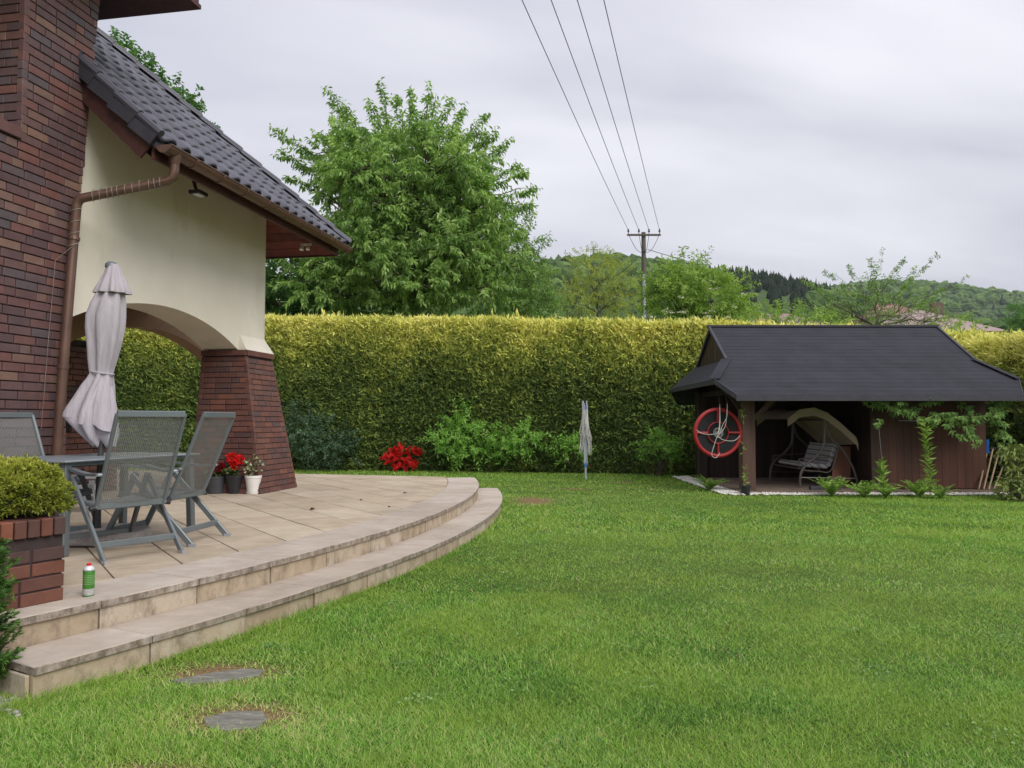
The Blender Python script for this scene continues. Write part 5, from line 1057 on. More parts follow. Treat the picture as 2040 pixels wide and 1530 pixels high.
# ------------------------------------------------------------------ terrace furniture
# woven sling: fine open weave (holes let light and view through)
m = Mt('open_weave_sling', 0.6, 0.1, 0.3); m.col(srgb(122, 124, 122)); tcn = m.n('ShaderNodeTexCoord')
mp_ = m.n('ShaderNodeMapping'); mp_.inputs['Scale'].default_value = (72, 72, 98); m.l(tcn.outputs['Object'], mp_.inputs[0]); sx = m.n('ShaderNodeSeparateXYZ'); m.l(mp_.outputs[0], sx.inputs[0])
d1 = m.math('SINE', m.math('MULTIPLY', m.math('ADD', sx.outputs[0], sx.outputs[2]), 3.1416)); d2 = m.math('SINE', m.math('MULTIPLY', m.math('SUBTRACT', sx.outputs[0], sx.outputs[2]), 3.1416))
hole = m.math('GREATER_THAN', m.math('MULTIPLY', d1, d2), 0.10); tr_ = m.n('ShaderNodeBsdfTransparent'); mx = m.n('ShaderNodeMixShader'); m.l(m.math('MULTIPLY', hole, 1.0), mx.inputs[0]); m.l(m.b.outputs[0], mx.inputs[1]); m.l(tr_.outputs[0], mx.inputs[2]); m.l(mx.outputs[0], m.t.nodes['Material Output'].inputs['Surface']); M_sling = m.m
def chair(loc, rz, label):
    t = root('garden_chair', (loc[0], loc[1], ZT), label, 'chair', 'grey folding chairs round the table', rz, False); W = 0.265
    back = [(-0.20, 0.40), (-0.27, 0.56), (-0.36, 0.78), (-0.44, 0.98), (-0.49, 1.10)]
    for s in (-1, 1):
        MB().tube([(s * W, y, z) for y, z in back], 0.017, 8).build('back_frame', M_steel, t, True)
        MB().bar((s * (W + 0.035), 0.13, 0.60), (s * (W + 0.035), -0.43, 0.0), 0.024, 0.05, (0, 1, 0.6)).build('leg', M_steel, t, bevel=0.005)
        MB().bar((s * (W + 0.012), 0.10, 0.61), (s * (W + 0.012), 0.40, 0.0), 0.024, 0.05, (0, 1, 0.3)).build('leg', M_steel, t, bevel=0.005)
        arm = MB(); pts = [(-0.31, 0.645), (-0.15, 0.64), (0.02, 0.655), (0.17, 0.675), (0.26, 0.66)]
        for (y0, z0), (y1, z1) in zip(pts[:-1], pts[1:]): arm.bar((s * (W + 0.035), y0, z0), (s * (W + 0.035), y1 + 0.004, z1), 0.05, 0.02)
        arm.build('armrest', M_steel, t)
        MB().tube([(s * (W + 0.01), -0.30, 0.645), (s * (W + 0.045), -0.30, 0.645)], 0.013, 8).build('hinge', M_galv, t); MB().tube([(s * (W - 0.02), -0.20, 0.40), (s * (W + 0.05), -0.20, 0.385)], 0.018, 8).build('hinge', M_black, t)
        MB().tube([(s * W, -0.22, 0.40), (s * W, 0.02, 0.415), (s * W, 0.26, 0.43)], 0.016, 8).build('seat_rail', M_steel, t, True)
        MB().box((s * (W + 0.035) - 0.014, -0.455, 0.0), (s * (W + 0.035) + 0.014, -0.40, 0.025)).build('foot', M_galv, t)
    MB().bar((-W - 0.03, -0.325, 0.125), (W + 0.03, -0.325, 0.125), 0.016, 0.05).build('stretcher', M_steel, t, bevel=0.004); MB().bar((-W, 0.345, 0.12), (W, 0.345, 0.12), 0.016, 0.045).build('stretcher', M_steel, t, bevel=0.004)
    for (y, z), h in ((back[-1], 0.05), (back[0], 0.05)): MB().bar((-W, y, z), (W, y, z), 0.03, h).build('cross_bar', M_steel, t, bevel=0.006)
    v = []
    for y, z in back:
        for k in range(7): x = -W + 2 * W * k / 6; v.append((x, y - 0.012 * (1 - (k / 3 - 1) ** 2), z))
    MB().add(v, [(r * 7 + k, r * 7 + k + 1, (r + 1) * 7 + k + 1, (r + 1) * 7 + k) for r in range(4) for k in range(6)]).build('back_sling', M_sling, t, True)
    v = []
    for y, z in ((-0.20, 0.40), (0.02, 0.41), (0.26, 0.43), (0.29, 0.405)):
        for k in range(7): x = -W + 2 * W * k / 6; v.append((x, y, z - 0.03 * (1 - (k / 3 - 1) ** 2)))
    MB().add(v, [(r * 7 + k, r * 7 + k + 1, (r + 1) * 7 + k + 1, (r + 1) * 7 + k) for r in range(3) for k in range(6)]).build('seat_sling', plain('grey_sling', srgb(130, 133, 136), 0.6, 0.1, 0.1, 40, 0.2, 150), t, True)
    return t
chair((-3.14, 6.17), R(53), 'grey garden chair with its mesh back to the lawn')
chair((-3.05, 6.80), R(83), 'grey garden chair seen side on next to the brick pillar')
chair((-4.09, 6.73), R(-110), 'grey garden chair behind the table beside the chimney wall')
# table
tc_ = Vector((-3.645, 6.795)); e1t = Vector((0.285, 0.958)); e2t = Vector((-0.945, 0.327)); e2t = Vector((-e1t.y, e1t.x))
tb = root('garden_table', (tc_.x, tc_.y, ZT), 'large grey metal garden table on the terrace', 'table'); hx, hy = 0.77, 0.45
def tp(a, b, z): q = tc_ + e1t * a + e2t * b; return Vector((q.x, q.y, z))
MB().hexa([tp(-hx, -hy, 1.052), tp(hx, -hy, 1.052), tp(hx, hy, 1.052), tp(-hx, hy, 1.052), tp(-hx, -hy, 1.07), tp(hx, -hy, 1.07), tp(hx, hy, 1.07), tp(-hx, hy, 1.07)]).build('table_top', plain('frosted_table_top', srgb(136, 144, 150), 0.35, 0.2, 0.06, 3, 0), tb, bevel=0.006)
for a in (-1, 1):
    MB().bar(tp(a * (hx - 0.06), -hy + 0.06, 1.036), tp(a * (hx - 0.06), hy - 0.06, 1.036), 0.03, 0.03).build('apron', M_steel, tb); MB().bar(tp(-hx + 0.06, a * (hy - 0.06), 1.036), tp(hx - 0.06, a * (hy - 0.06), 1.036), 0.03, 0.03).build('apron', M_steel, tb)
    for b in (-1, 1): MB().bar(tp(a * (hx - 0.07), b * (hy - 0.07), 1.045), tp(a * (hx - 0.05), b * (hy - 0.05), ZT), 0.06, 0.06, (e1t.x, e1t.y, 0)).build('leg', M_steel, tb, bevel=0.006)
# low slatted bench behind it
bn = root('slatted_bench', (-5.35, 8.6, ZT), 'low grey slatted bench behind the table', 'bench')
M_slat = wood('grey_slat', srgb(112, 112, 114), srgb(146, 146, 148), 6, (1, 1, 1)); bd = Vector((0.93, 0.36, 0)); bw = Vector((-0.36, 0.93, 0)); b0 = Vector((-5.9, 8.35, 0))
for k in range(4): MB().obox(b0 + bw * 0.11 * k + DZ * 0.72, bd * 1.25, bw * 0.095, DZ * 0.022).build('slat', M_slat, bn)
for k in range(2): MB().obox(b0 + DZ * (0.46 + 0.13 * k) + bw * 0.02, bd * 1.25, bw * 0.022, DZ * 0.06).build('rail', M_slat, bn)
for s in (0.02, 1.17):
    for q in (0.02, 0.36): MB().obox(b0 + bd * s + bw * q + DZ * ZT, bd * 0.055, bw * 0.05, DZ * 0.388).build('leg', M_slat, bn)
# parasol with stone base
pb = Vector((-3.66, 6.82)); ub = root('parasol', (pb.x, pb.y, ZT), 'closed mauve grey parasol tied at the waist above the table', 'parasol')
m = Mt('mauve_canvas', 0.9, 0, 0.15); wr = m.noise(14, 5, 0.6, (1, 1, 0.22)); m.col(m.ramp(wr, [(0.3, srgb(166, 159, 165)), (0.7, srgb(184, 177, 182))])); m.bump(wr, 0.9, 0.02); M_fab = m.m; M_gran = plain('speckled_granite', srgb(156, 150, 148), 0.6, 0, 0.35, 60, 0.4, 90)
YU = pb.y; kz = YU / F
def uz(y): return at(200, y, YU).z
ptop = Vector((at(222, 526, YU).x, YU, uz(526)))
MB().tube([(pb.x, pb.y, ZT + 0.09), (pb.x + (ptop.x - pb.x) * 0.25, YU, ZT + 0.75), ptop], 0.025, 12).build('pole', plain('dark_pole', srgb(70, 66, 66), 0.4, 0.3), ub, True)
MB().prism([(pb.x + 0.08 + 0.38 * math.cos(a + 0.35) * (1.2 if k % 2 else 1), pb.y - 0.05 + 0.40 * math.sin(a + 0.35)) for k, a in enumerate(np.arange(8) * math.pi / 4)], ZT + 0.012, ZT + 0.105).build('base', M_gran, ub, bevel=0.01)
MB().tube([(pb.x, pb.y, ZT + 0.08), (pb.x, pb.y, ZT + 0.32)], 0.034, 12).build('base_tube', M_black, ub)
MB().lathe([(0.054, -0.03), (0.05, 0.0), (0.03, 0.018), (0.0, 0.022)], ptop, 16, False).build('finial', M_steel, ub, True)
nU = 96
def canopy_rows(rows, folds, seed):
    r_ = np.random.RandomState(seed); v = []; ph = r_.rand() * 6
    for (y, cx, hw, amp, tilt) in rows:
        for k in range(nU):
            th = 2 * math.pi * k / nU; fo = math.cos(folds * th + ph + 0.9 * math.sin(2 * th + y * 0.004) + 0.3 * math.sin(3 * th + y * 0.02)); sh_ = abs(fo) ** 0.6 * (1 if fo > 0 else -1)
            rr = hw * kz * (1 + amp * sh_ + amp * 0.35 * math.sin(5 * th + y * 0.01)); yy = y + tilt * math.cos(th) + (amp * 22 * sh_ if tilt else 0)
            v.append((at(cx, 700, YU).x + rr * math.cos(th), YU + rr * math.sin(th) * 0.9, uz(yy)))
    n = len(rows); return v, [(i * nU + k, i * nU + (k + 1) % nU, (i + 1) * nU + (k + 1) % nU, (i + 1) * nU + k) for i in range(n - 1) for k in range(nU)]
v, f = canopy_rows([(527, 222, 11, 0.02, 0), (545, 221, 17, 0.06, 0), (565, 220.5, 25, 0.10, 0), (582, 220, 32, 0.13, 0), (585, 220, 31.5, 0.13, 0)], 8, 1); MB().add(v, f).build('top_vent', M_fab, ub, True)
v, f = canopy_rows([(560, 220, 12, 0.05, 0), (585, 217, 24, 0.12, 0), (605, 213, 30, 0.11, 0), (630, 209, 34.5, 0.09, 0), (655, 208.5, 34, 0.10, 0), (685, 208, 29, 0.13, 0), (712, 206.5, 25, 0.16, 0), (734, 205, 21, 0.18, 0), (744, 204.5, 19.5, 0.15, 0), (752, 203.5, 21.5, 0.17, 0), (768, 199, 28, 0.15, 0), (790, 193, 35, 0.13, 2), (812, 189, 41, 0.14, 7), (830, 187, 44, 0.16, 14), (840, 187, 44.5, 0.17, 18)], 6, 2)
can = MB().add(v, f).build('canopy', M_fab, ub, True)
v, f = canopy_rows([(770, 199, 22, 0.2, 0), (805, 190, 36, 0.2, 6), (842, 188, 41, 0.24, 18), (864, 195, 30, 0.3, 20), (884, 203, 10, 0.3, 2)], 5, 9)
MB().add(v, f).build('inner_fold', M_fab, ub, True)
MB().tube([(at(204.5, 700, YU).x + 21.5 * kz * math.cos(a), YU + 21.5 * kz * 0.92 * math.sin(a), uz(743 + 3 * math.cos(a))) for a in np.linspace(0, 6.283, 25)], 0.008, 6, False).build('tie', M_fab, can, True)
# brick planter with golden dwarf conifer
pc = Vector((-2.63, 4.56)); td = Vector((0.487, 0.873)); nd = Vector((td.y, -td.x)); PH = 0.385; PL, PD = 0.95, 0.62
plt_ = root('brick_planter', (pc.x - 0.3, pc.y - 0.3, ZT), 'low red brick planter on the terrace edge', 'planter')
c4 = [pc - td * PL, pc, pc - nd * PD, pc - td * PL - nd * PD]; ins_ = lambda p: p + ((sum(c4, Vector((0, 0))) / 4) - p).normalized() * 0.015
MB().hexa([(*ins_(p), ZT) for p in c4] + [(*ins_(p), ZT + PH + 0.04) for p in c4]).build('core', M_mortar, plt_)
def v3(v, z=0.0): return Vector((v.x, v.y, z))
bk = brick_face(v3(pc - td * PL, ZT), v3(td), v3(nd), DZ, lambda h: (0.0, PL - 0.003), PH, 0.002, seed=44) + brick_face(v3(pc, ZT), v3(-nd), v3(td), DZ, lambda h: (0.0, PD), PH, 0.002, seed=45) + brick_face(v3(pc - td * PL, ZT), v3(-nd), v3(-td), DZ, lambda h: (0.0, PD), PH, 0.002, seed=46)
lay(bk, plt_, M_brick3)
for k in range(13): MB().obox(v3(pc - td * (PL - 0.073 * k) + nd * 0.02, ZT + PH + 0.002), v3(td) * 0.064, v3(-nd) * 0.2, DZ * 0.10).build('rowlock_brick', M_brick3, plt_, bevel=0.005)
for k in range(8): MB().obox(v3(pc - nd * (0.19 + 0.073 * k) + td * 0.02, ZT + PH + 0.002), v3(-nd) * 0.064, v3(-td) * 0.2, DZ * 0.10).build('rowlock_brick', M_brick3, plt_, bevel=0.005)
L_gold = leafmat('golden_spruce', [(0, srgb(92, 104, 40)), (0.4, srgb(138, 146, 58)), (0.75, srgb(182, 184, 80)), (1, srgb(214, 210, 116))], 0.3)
def cushion(name, label, c0, rad, n, mat, size, cat='shrub', down=0.25):
    rt = root(name, (c0[0], c0[1], c0[2] - rad[2] * 0.3), label, cat); d = unit(rs.normal(size=(n, 3))); d = d[d[:, 2] > -down]; n = len(d)
    bump = 1 + 0.10 * np.sin(d[:, 0] * 9 + 1) * np.sin(d[:, 1] * 8) + 0.07 * np.sin(d[:, 2] * 17 + d[:, 0] * 11) + 0.05 * np.sin(d[:, 1] * 27 + d[:, 2] * 21)
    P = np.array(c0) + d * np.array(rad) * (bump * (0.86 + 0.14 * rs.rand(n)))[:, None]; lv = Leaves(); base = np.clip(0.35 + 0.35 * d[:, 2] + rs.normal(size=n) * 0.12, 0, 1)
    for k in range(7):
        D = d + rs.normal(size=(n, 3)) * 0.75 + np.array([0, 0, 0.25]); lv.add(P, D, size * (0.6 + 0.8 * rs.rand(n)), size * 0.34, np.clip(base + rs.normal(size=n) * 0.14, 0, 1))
    MB().lathe([(rad[0] * 0.5, -rad[2] * 0.5), (rad[0] * 0.8, -rad[2] * 0.1), (rad[0] * 0.78, rad[2] * 0.35), (rad[0] * 0.5, rad[2] * 0.68), (0.02, rad[2] * 0.8)], c0, 16).build('branches', M_core, rt, True); lv.build('foliage', mat, rt); return rt
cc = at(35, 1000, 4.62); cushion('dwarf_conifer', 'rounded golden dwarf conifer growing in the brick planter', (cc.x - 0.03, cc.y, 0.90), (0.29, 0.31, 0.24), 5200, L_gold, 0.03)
# dark conifer sprays at the corner
L_hin = leafmat('cypress_green', [(0, srgb(34, 60, 28)), (0.45, srgb(56, 90, 38)), (0.8, srgb(92, 130, 56)), (1, srgb(132, 164, 74))], 0.2)
hb = onz(-58, 1393, 0); rt = root('cypress_shrub', (hb.x, hb.y, 0), 'small dark green cypress by the end of the lower step', 'shrub'); lv = Leaves(); st = MB()
for k in range(95):
    z = rs.uniform(0.02, 0.68); a = rs.uniform(-1.9, 1.1); L_ = rs.uniform(0.08, 0.20) * (1.1 - 0.35 * z); s_ = np.array((hb.x, hb.y, z)); dr_ = np.array([math.cos(a), math.sin(a), 0.35 + 0.5 * rs.rand()]); e_ = s_ + dr_ * L_
    st.tube([s_, (s_ + e_) / 2 + np.array([0, 0, -0.01]), e_], [0.006, 0.005, 0.002], 4, False); n = 90; t = rs.rand(n) ** 0.7; sd = unit(np.cross(np.tile(dr_, (n, 1)), rs.normal(size=(1, 3)) * 0.5 + np.array([[0, 0, 1.0]])))
    sg = np.where(rs.rand(n) < 0.5, -1, 1)[:, None]; P = s_ + (e_ - s_) * t[:, None] + sd * sg * (0.035 * rs.rand(n) * (1.1 - t))[:, None] + rs.normal(size=(n, 3)) * 0.006
    lv.add(P, dr_ * 0.8 + sd * sg * 0.7 + rs.normal(size=(n, 3)) * 0.3, 0.024 + 0.018 * rs.rand(n), 0.009, np.clip(0.15 + 0.55 * t + rs.normal(size=n) * 0.15, 0, 1))
st.tube([(hb.x, hb.y, -0.02), (hb.x, hb.y, 0.72)], [0.02, 0.006], 6); st.build('stems', M_bark, rt); lv.build('foliage', L_hin, rt)
pt_ = np.array([[p.x, p.y] for p in [onz(rs.uniform(-60, 42), rs.uniform(1395, 1430), 0) for _ in range(60)]]); m = Mt('grey_cobble', 0.6, 0, 0.4); m.col(m.ramp(m.attr(), [(0, srgb(104, 102, 100)), (0.6, srgb(142, 138, 132)), (1, srgb(180, 174, 166))])); 
pebbles('cobbles', 'grey and white pebbles at the end of the step', pt_, 0.017, m.m, 0.008)
# spray can
sp = onz(176, 1187, ZT); sc = root('spray_can', (sp.x, sp.y, ZT), 'green spray can with red nozzle on the terrace rim', 'spray can')
m = Mt('green_label', 0.35, 0.2, 0.5); tn = m.n('ShaderNodeTexCoord'); sz = m.n('ShaderNodeSeparateXYZ'); m.l(tn.outputs['Object'], sz.inputs[0])
lines = m.math('GREATER_THAN', m.math('SINE', m.math('MULTIPLY', sz.outputs[2], 620.0)), 0.72); band = m.math('MULTIPLY', m.math('GREATER_THAN', sz.outputs[2], 0.07), m.math('LESS_THAN', sz.outputs[2], 0.125))
gcol = m.mix(m.math('MULTIPLY', m.math('MULTIPLY', lines, band), 0.6), srgb(72, 132, 52), srgb(186, 206, 170)); wht = m.math('MULTIPLY', m.math('LESS_THAN', sz.outputs[2], 0.046), m.math('GREATER_THAN', sz.outputs[2], 0.008)); m.col(m.mix(wht, gcol, m.ramp(m.noise(260, 2), [(0.45, srgb(206, 208, 206)), (0.6, srgb(150, 156, 152))]))); M_lab = m.m
def canpart(nm, prof_, mat): o = MB().lathe(prof_, (0, 0, 0), 24).build(nm, mat, None, True); o.parent = sc; o.location = (0, 0, 0); return o
sc.pop('_w', None)
canpart('can', [(0.030, 0.0), (0.0325, 0.004), (0.0325, 0.148), (0.0318, 0.151)], M_lab); canpart('rim', [(0.0335, 0.151), (0.0335, 0.156), (0.031, 0.158)], M_galv)
canpart('dome', [(0.031, 0.158), (0.029, 0.166), (0.023, 0.174), (0.014, 0.180)], plain('pale_plastic', srgb(206, 208, 210), 0.35, 0.2)); canpart('nozzle', [(0.0135, 0.179), (0.0125, 0.192), (0.009, 0.195), (0.0, 0.195)], plain('red_plastic', srgb(196, 30, 36), 0.4))
# pots by the pillar
L_ger = leafmat('geranium_leaf', [(0, srgb(52, 78, 42)), (1, srgb(92, 122, 66))], 0.25); L_var = leafmat('variegated_leaf', [(0, srgb(96, 112, 72)), (0.5, srgb(150, 158, 116)), (1, srgb(214, 214, 184))], 0.25)
L_dred = leafmat('dark_red_petal', [(0, srgb(104, 12, 28)), (1, srgb(168, 26, 44))], 0.25); L_bred = leafmat('scarlet_petal', [(0, srgb(206, 16, 18)), (1, srgb(240, 46, 36))], 0.3)
def potted(px, py, rb, rt_, h, mat, lab, plab, nm, petal, leafm, ph, fl, saucer=False):
    p = onz(px, py, ZT); r = root('flower_pot', (p.x, p.y, ZT), lab, 'pot', 'pots beside the brick pillar')
    MB().lathe([(rb, 0), (rt_, h * 0.86), (rt_ * 1.06, h * 0.87), (rt_ * 1.06, h), (rt_ * 0.96, h), (rt_ * 0.92, h * 0.9)], (p.x, p.y, ZT), 22).build('pot', mat, r, True); MB().lathe([(rt_ * 0.9, 0), (0, 0.01)], (p.x, p.y, ZT + h * 0.9), 18, False).build('soil', M_soil, r)
    if saucer: MB().lathe([(rb * 1.15, 0), (rb * 1.28, 0.035), (rb * 1.2, 0.036), (rb * 1.08, 0.008)], (p.x, p.y, ZT + 0.001), 22).build('saucer', mat, r, True)
    c0 = np.array((p.x, p.y, ZT + h)); t = root(nm, tuple(c0), plab, 'flower' if petal else 'plant', 'plants in pots beside the pillar'); st = MB(); lv = Leaves(); n = 70
    S, d = in_lobe(c0 + np.array([0, 0, ph * 0.35]), (rt_ * 1.15, rt_ * 1.15, ph * 0.5), n); lv.add(S, d * np.array([1, 1, 0.3]) + rs.normal(size=(n, 3)) * 0.4, 0.05, 0.05, rs.rand(n))
    for k in range(9): st.tube([c0 - np.array([0, 0, 0.03]), S[k]], 0.004, 4, False)
    st.build('stems', leafm, t); lv.build('foliage', leafm, t)
    for (dx, dz, rr) in fl:
        fv = Leaves(); n = 120; q, d = in_lobe(c0 + np.array([dx, -0.04, dz]), (rr, rr, rr * 0.85), n, 0.6); fv.add(q, d + rs.normal(size=(n, 3)) * 0.6, 0.036, 0.036, rs.rand(n)); fv.build('flower_head', petal, t)['kind'] = 'stuff'
potted(468, 983, 0.10, 0.135, 0.265, M_black, 'black flower pot with scarlet geranium by the pillar', 'scarlet geranium in the middle black pot', 'geranium', L_bred, L_ger, 0.2, [(-0.03, 0.24, 0.085), (0.06, 0.22, 0.07), (0.0, 0.12, 0.04)])
potted(430, 983, 0.115, 0.135, 0.25, plain('charcoal_pot', srgb(62, 62, 66), 0.55), 'charcoal flower pot with dark red flowers by the pillar', 'dark red flowers in the charcoal pot', 'geranium', L_dred, L_ger, 0.2, [(-0.04, 0.10, 0.06), (0.08, 0.13, 0.06)])
potted(504, 984, 0.078, 0.112, 0.265, M_white, 'white flower pot on a saucer by the pillar corner', 'pale variegated plant in the white pot', 'variegated_plant', None, L_var, 0.34, [], True)
potted(378, 968, 0.13, 0.16, 0.26, M_black, 'black flower pot half hidden behind the side on chair', 'low green plant in the half hidden black pot', 'green_plant', None, L_ger, 0.25, [])
# stepping stones in the grass
m = Mt('slate_stone', 0.7, 0, 0.4); kq = m.noise(9, 6, 0.7, (1, 3, 1), (0, 0, 0.5)); m.col(m.ramp(kq, [(0.3, srgb(92, 92, 84)), (0.55, srgb(126, 124, 114)), (0.7, srgb(154, 150, 138))])); m.bump(kq, 0.9, 0.02); M_slate = m.m
for i, ((x, y), a, b, an) in enumerate(STONES):
    v = []; n = 7; ca, sa = math.cos(R(an)), math.sin(R(an))
    for k in range(n): t = 2 * math.pi * k / n; r = rs.uniform(0.78, 1.15); px_, py_ = a * r * math.cos(t), b * r * math.sin(t); v.append((x + px_ * ca - py_ * sa, y + px_ * sa + py_ * ca))
    tag(MB().prism(v, -0.03, 0.006).build('stepping_stone', M_slate, bevel=0.004), ('long grey stepping stone nearest the terrace steps', 'rounded grey stepping stone ringed by dry grass')[i], 'stone', 'stepping stones in the lawn')

# ------------------------------------------------------------------ grass blades
def mask(x, y):
    d = np.hypot(x - TC.x, y - TC.y); back = (x - BACK_P.x) * BN.x + (y - BACK_P.y) * BN.y
    ang = np.degrees(np.arctan2(y - TC.y, x - TC.x))
    inside = ((d < R_LOW + 0.005) & (ang < 6.9) & (ang > AL)) | ((d < R_TOP) & (back < 0.0) & (ang > A0)) | ((ang <= AL) & (d < R_TOP + 0.02))
    shed_ = (x > 3.93) & (y > 14.2) & (y < 18.9) & (x < 10)
    hed = y > 24.2 + (x + 17.5) * (19.35 - 24.2) / 23.5 + 0.05
    ok = ~(inside | shed_ | hed)
    for (sx_, sy_), a, b, an in STONES:
        ca, sa = math.cos(R(an)), math.sin(R(an)); u_, w_ = (x - sx_) * ca + (y - sy_) * sa, -(x - sx_) * sa + (y - sy_) * ca; ok &= ((u_ / a) ** 2 + (w_ / b) ** 2) > 0.42 + 0.5 * np.sin(x * 41 + 1.3) * np.sin(y * 37) + 0.35 * np.sin(x * 13 + y * 17)
    return ok
def dry(x, y):
    o = np.zeros_like(x)
    for bx, by, a, b in BARE: o = np.maximum(o, np.exp(-(((x - bx) / a) ** 2 + ((y - by) / b) ** 2)))
    return o
bx_, by_, bw_, bh_, br_ = [], [], [], [], []
for (y0, y1, n, w, h) in ((2.9, 4.2, 190000, 0.0040, 0.022), (4.2, 6.2, 215000, 0.0050, 0.024), (6.2, 9.5, 200000, 0.0074, 0.026), (9.5, 14.5, 185000, 0.012, 0.030), (14.5, 22.3, 130000, 0.019, 0.033)):
    y = np.sqrt(rs.uniform(y0 * y0, y1 * y1, n)); x = (rs.rand(n) * 2 - 1) * 0.72 * y; k = mask(x, y); x, y = x[k], y[k]; dr_ = dry(x, y); k = rs.rand(len(x)) > dr_ * 1.05; x, y, dr_ = x[k], y[k], dr_[k]; n = len(x)
    cl = vnoise(x, y, 3.1, 71) * 0.5 + vnoise(x, y, 9.0, 72) * 0.35 + vnoise(x, y, 0.8, 73) * 0.5
    bx_.append(x); by_.append(y); bw_.append(w * (0.6 + 0.8 * rs.rand(n))); hgt = h * (0.55 + 0.75 * rs.rand(n)) * (1 + 0.35 * cl); hgt = np.where(rs.rand(n) < 0.008, hgt * 2.1, hgt); hgt *= 1 - 0.5 * dr_
    edge = np.abs(np.hypot(x - TC.x, y - TC.y) - R_LOW - 0.05) < 0.05; hgt = np.where(edge & (rs.rand(n) < 0.5), hgt * (1.3 + 1.6 * rs.rand(n)), hgt)
    bh_.append(hgt); br_.append(np.clip(0.43 + 0.26 * cl + rs.normal(size=n) * 0.30 + dr_ * 0.45 + (rs.rand(n) < 0.05) * 0.3, 0, 1))
xx, yy, ww, hh_, rr_ = map(np.concatenate, (bx_, by_, bw_, bh_, br_)); n = len(xx)
an = rs.rand(n) * 2 * math.pi; ln = hh_ * (0.2 + 2.5 * rs.rand(n) ** 1.2); ld = np.stack([np.cos(an), np.sin(an)], 1); sd = np.stack([-ld[:, 1], ld[:, 0]], 1)
b0 = np.stack([xx, yy, np.full(n, -0.004)], 1); z3 = lambda v, z: np.concatenate([v, z[:, None]], 1)
co = np.stack([b0 - z3(sd * ww[:, None] / 2, np.zeros(n)), b0 + z3(sd * ww[:, None] / 2, np.zeros(n)), b0 + z3(ld * ln[:, None], hh_)], 1).reshape(-1, 3); fc = np.arange(3 * n, dtype=np.int32).reshape(-1, 3)
L_grass = leafmat('grass_blade', [(0.0, srgb(58, 96, 36)), (0.32, srgb(106, 156, 58)), (0.62, srgb(150, 194, 82)), (0.88, srgb(196, 218, 128)), (1.0, srgb(216, 202, 150))], 0.42, 0.55, (1.3, srgb(156, 180, 76), 0.65))
tag(np_mesh('grass', co, fc, L_grass, None, {'rnd': np.repeat(rr_, 3)}), 'short mown green grass covering the lawn', 'grass', kind='stuff')
lv = Leaves(); npt = 420; cy_ = np.sqrt(rs.uniform(9, 15.0 ** 2, npt)); cx_ = (rs.rand(npt) * 2 - 1) * 0.7 * cy_; k = mask(cx_, cy_) & (vnoise(cx_, cy_, 1.1, 91) > 0.05); cx_, cy_ = cx_[k], cy_[k]
for x, y in zip(cx_, cy_):
    n = rs.randint(14, 46); sg = rs.uniform(0.03, 0.11); px_, py_ = x + rs.normal(size=n) * sg, y + rs.normal(size=n) * sg; kk_ = mask(px_, py_); px_, py_ = px_[kk_], py_[kk_]; n = len(px_)
    if n == 0: continue
    lv.add(np.stack([px_, py_, 0.008 + 0.022 * rs.rand(n)], 1), rs.normal(size=(n, 3)) * np.array([1, 1, 0.25]), 0.014 + 0.012 * rs.rand(n), 0.011 + 0.006 * rs.rand(n), np.clip(rs.uniform(0.0, 0.6) + 0.3 * rs.rand(n), 0, 1))
tag(lv.build('clover', leafmat('clover_leaf', [(0, srgb(70, 108, 52)), (0.5, srgb(110, 148, 80)), (1, srgb(158, 184, 122))], 0.3)), 'small clover patches spread through the lawn', 'clover', kind='stuff')
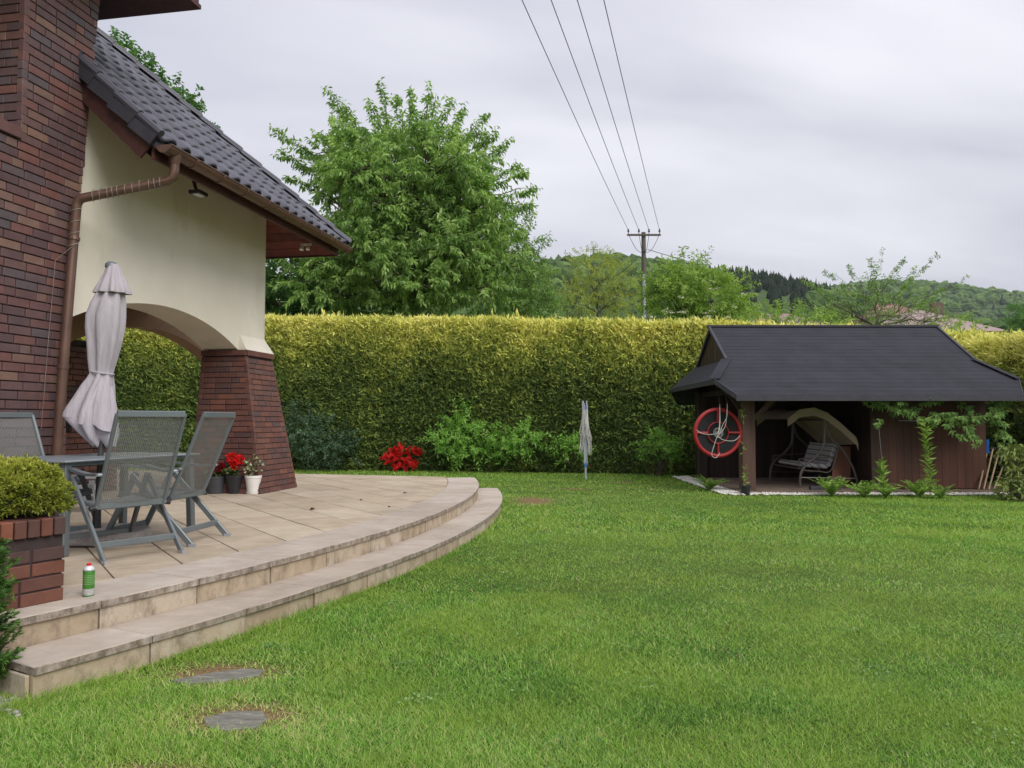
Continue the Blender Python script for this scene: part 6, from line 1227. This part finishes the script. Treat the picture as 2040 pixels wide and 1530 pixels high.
lv = Leaves(); n = 420; sy_ = np.concatenate([rs.uniform(11.5, 14.0, 150), np.sqrt(rs.uniform(9, 196, 270))]); sx_ = np.concatenate([rs.uniform(0.8, 2.2, 150), (rs.rand(270) * 2 - 1) * 0.7 * sy_[150:]]); k = mask(sx_, sy_); sx_, sy_ = sx_[k], sy_[k]; n = len(sx_)
lv.add(np.stack([sx_, sy_, np.zeros(n)], 1), np.array([0, 0, 1.0]) + rs.normal(size=(n, 3)) * 0.35, 0.04 + 0.06 * rs.rand(n), 0.0016 + 0.0004 * sy_, rs.rand(n)); tag(lv.build('grass_stalks', leafmat('seed_stalk', [(0, srgb(150, 170, 100)), (1, srgb(208, 204, 156))], 0.3)), 'pale seed stalks standing up out of the lawn', 'grass', kind='stuff')
# fallen leaves and dry bits on the terrace
M_dead = plain('dead_leaf', srgb(92, 62, 44), 0.8, 0, 0.3, 20, 0)
for i, (x, y, lb) in enumerate(((616, 1016, 'curled brown leaf on the middle of the terrace'), (802, 983, 'curled brown leaf near the far rim of the terrace'), (716, 997, 'tiny dry leaf in the centre of the paving'), (772, 1011, 'tiny dry leaf close to the curved rim joint'))):
    p = onz(x, y, ZT); lv = Leaves(); lv.add(np.array([[p.x, p.y, ZT + 0.006], [p.x + 0.02, p.y, ZT + 0.008]]), np.array([[1, 0.3, 0.15], [0.6, -0.8, 0.3]]), 0.07 if i < 2 else 0.035, 0.04 if i < 2 else 0.02, np.array([0.2, 0.5])); tag(lv.build('fallen_leaf', M_dead), lb, 'leaf', 'fallen leaves on the terrace')
# air
haze = MB().box((-2500, -400, -1.2), (2500, 2300, 330)); hz = haze.build('haze', None); tag(hz, 'thin moist air over the valley', 'haze', kind='stuff')
hm = bpy.data.materials.new('moist_air'); hm.use_nodes = True; ht = hm.node_tree; ht.nodes.clear(); ho = ht.nodes.new('ShaderNodeOutputMaterial'); hv = ht.nodes.new('ShaderNodeVolumePrincipled'); hv.inputs['Color'].default_value = (0.86, 0.9, 1.0, 1); hv.inputs['Density'].default_value = HAZE; hv.inputs['Anisotropy'].default_value = 0.0
ht.links.new(hv.outputs[0], ho.inputs['Volume']); hz.data.materials.append(hm)
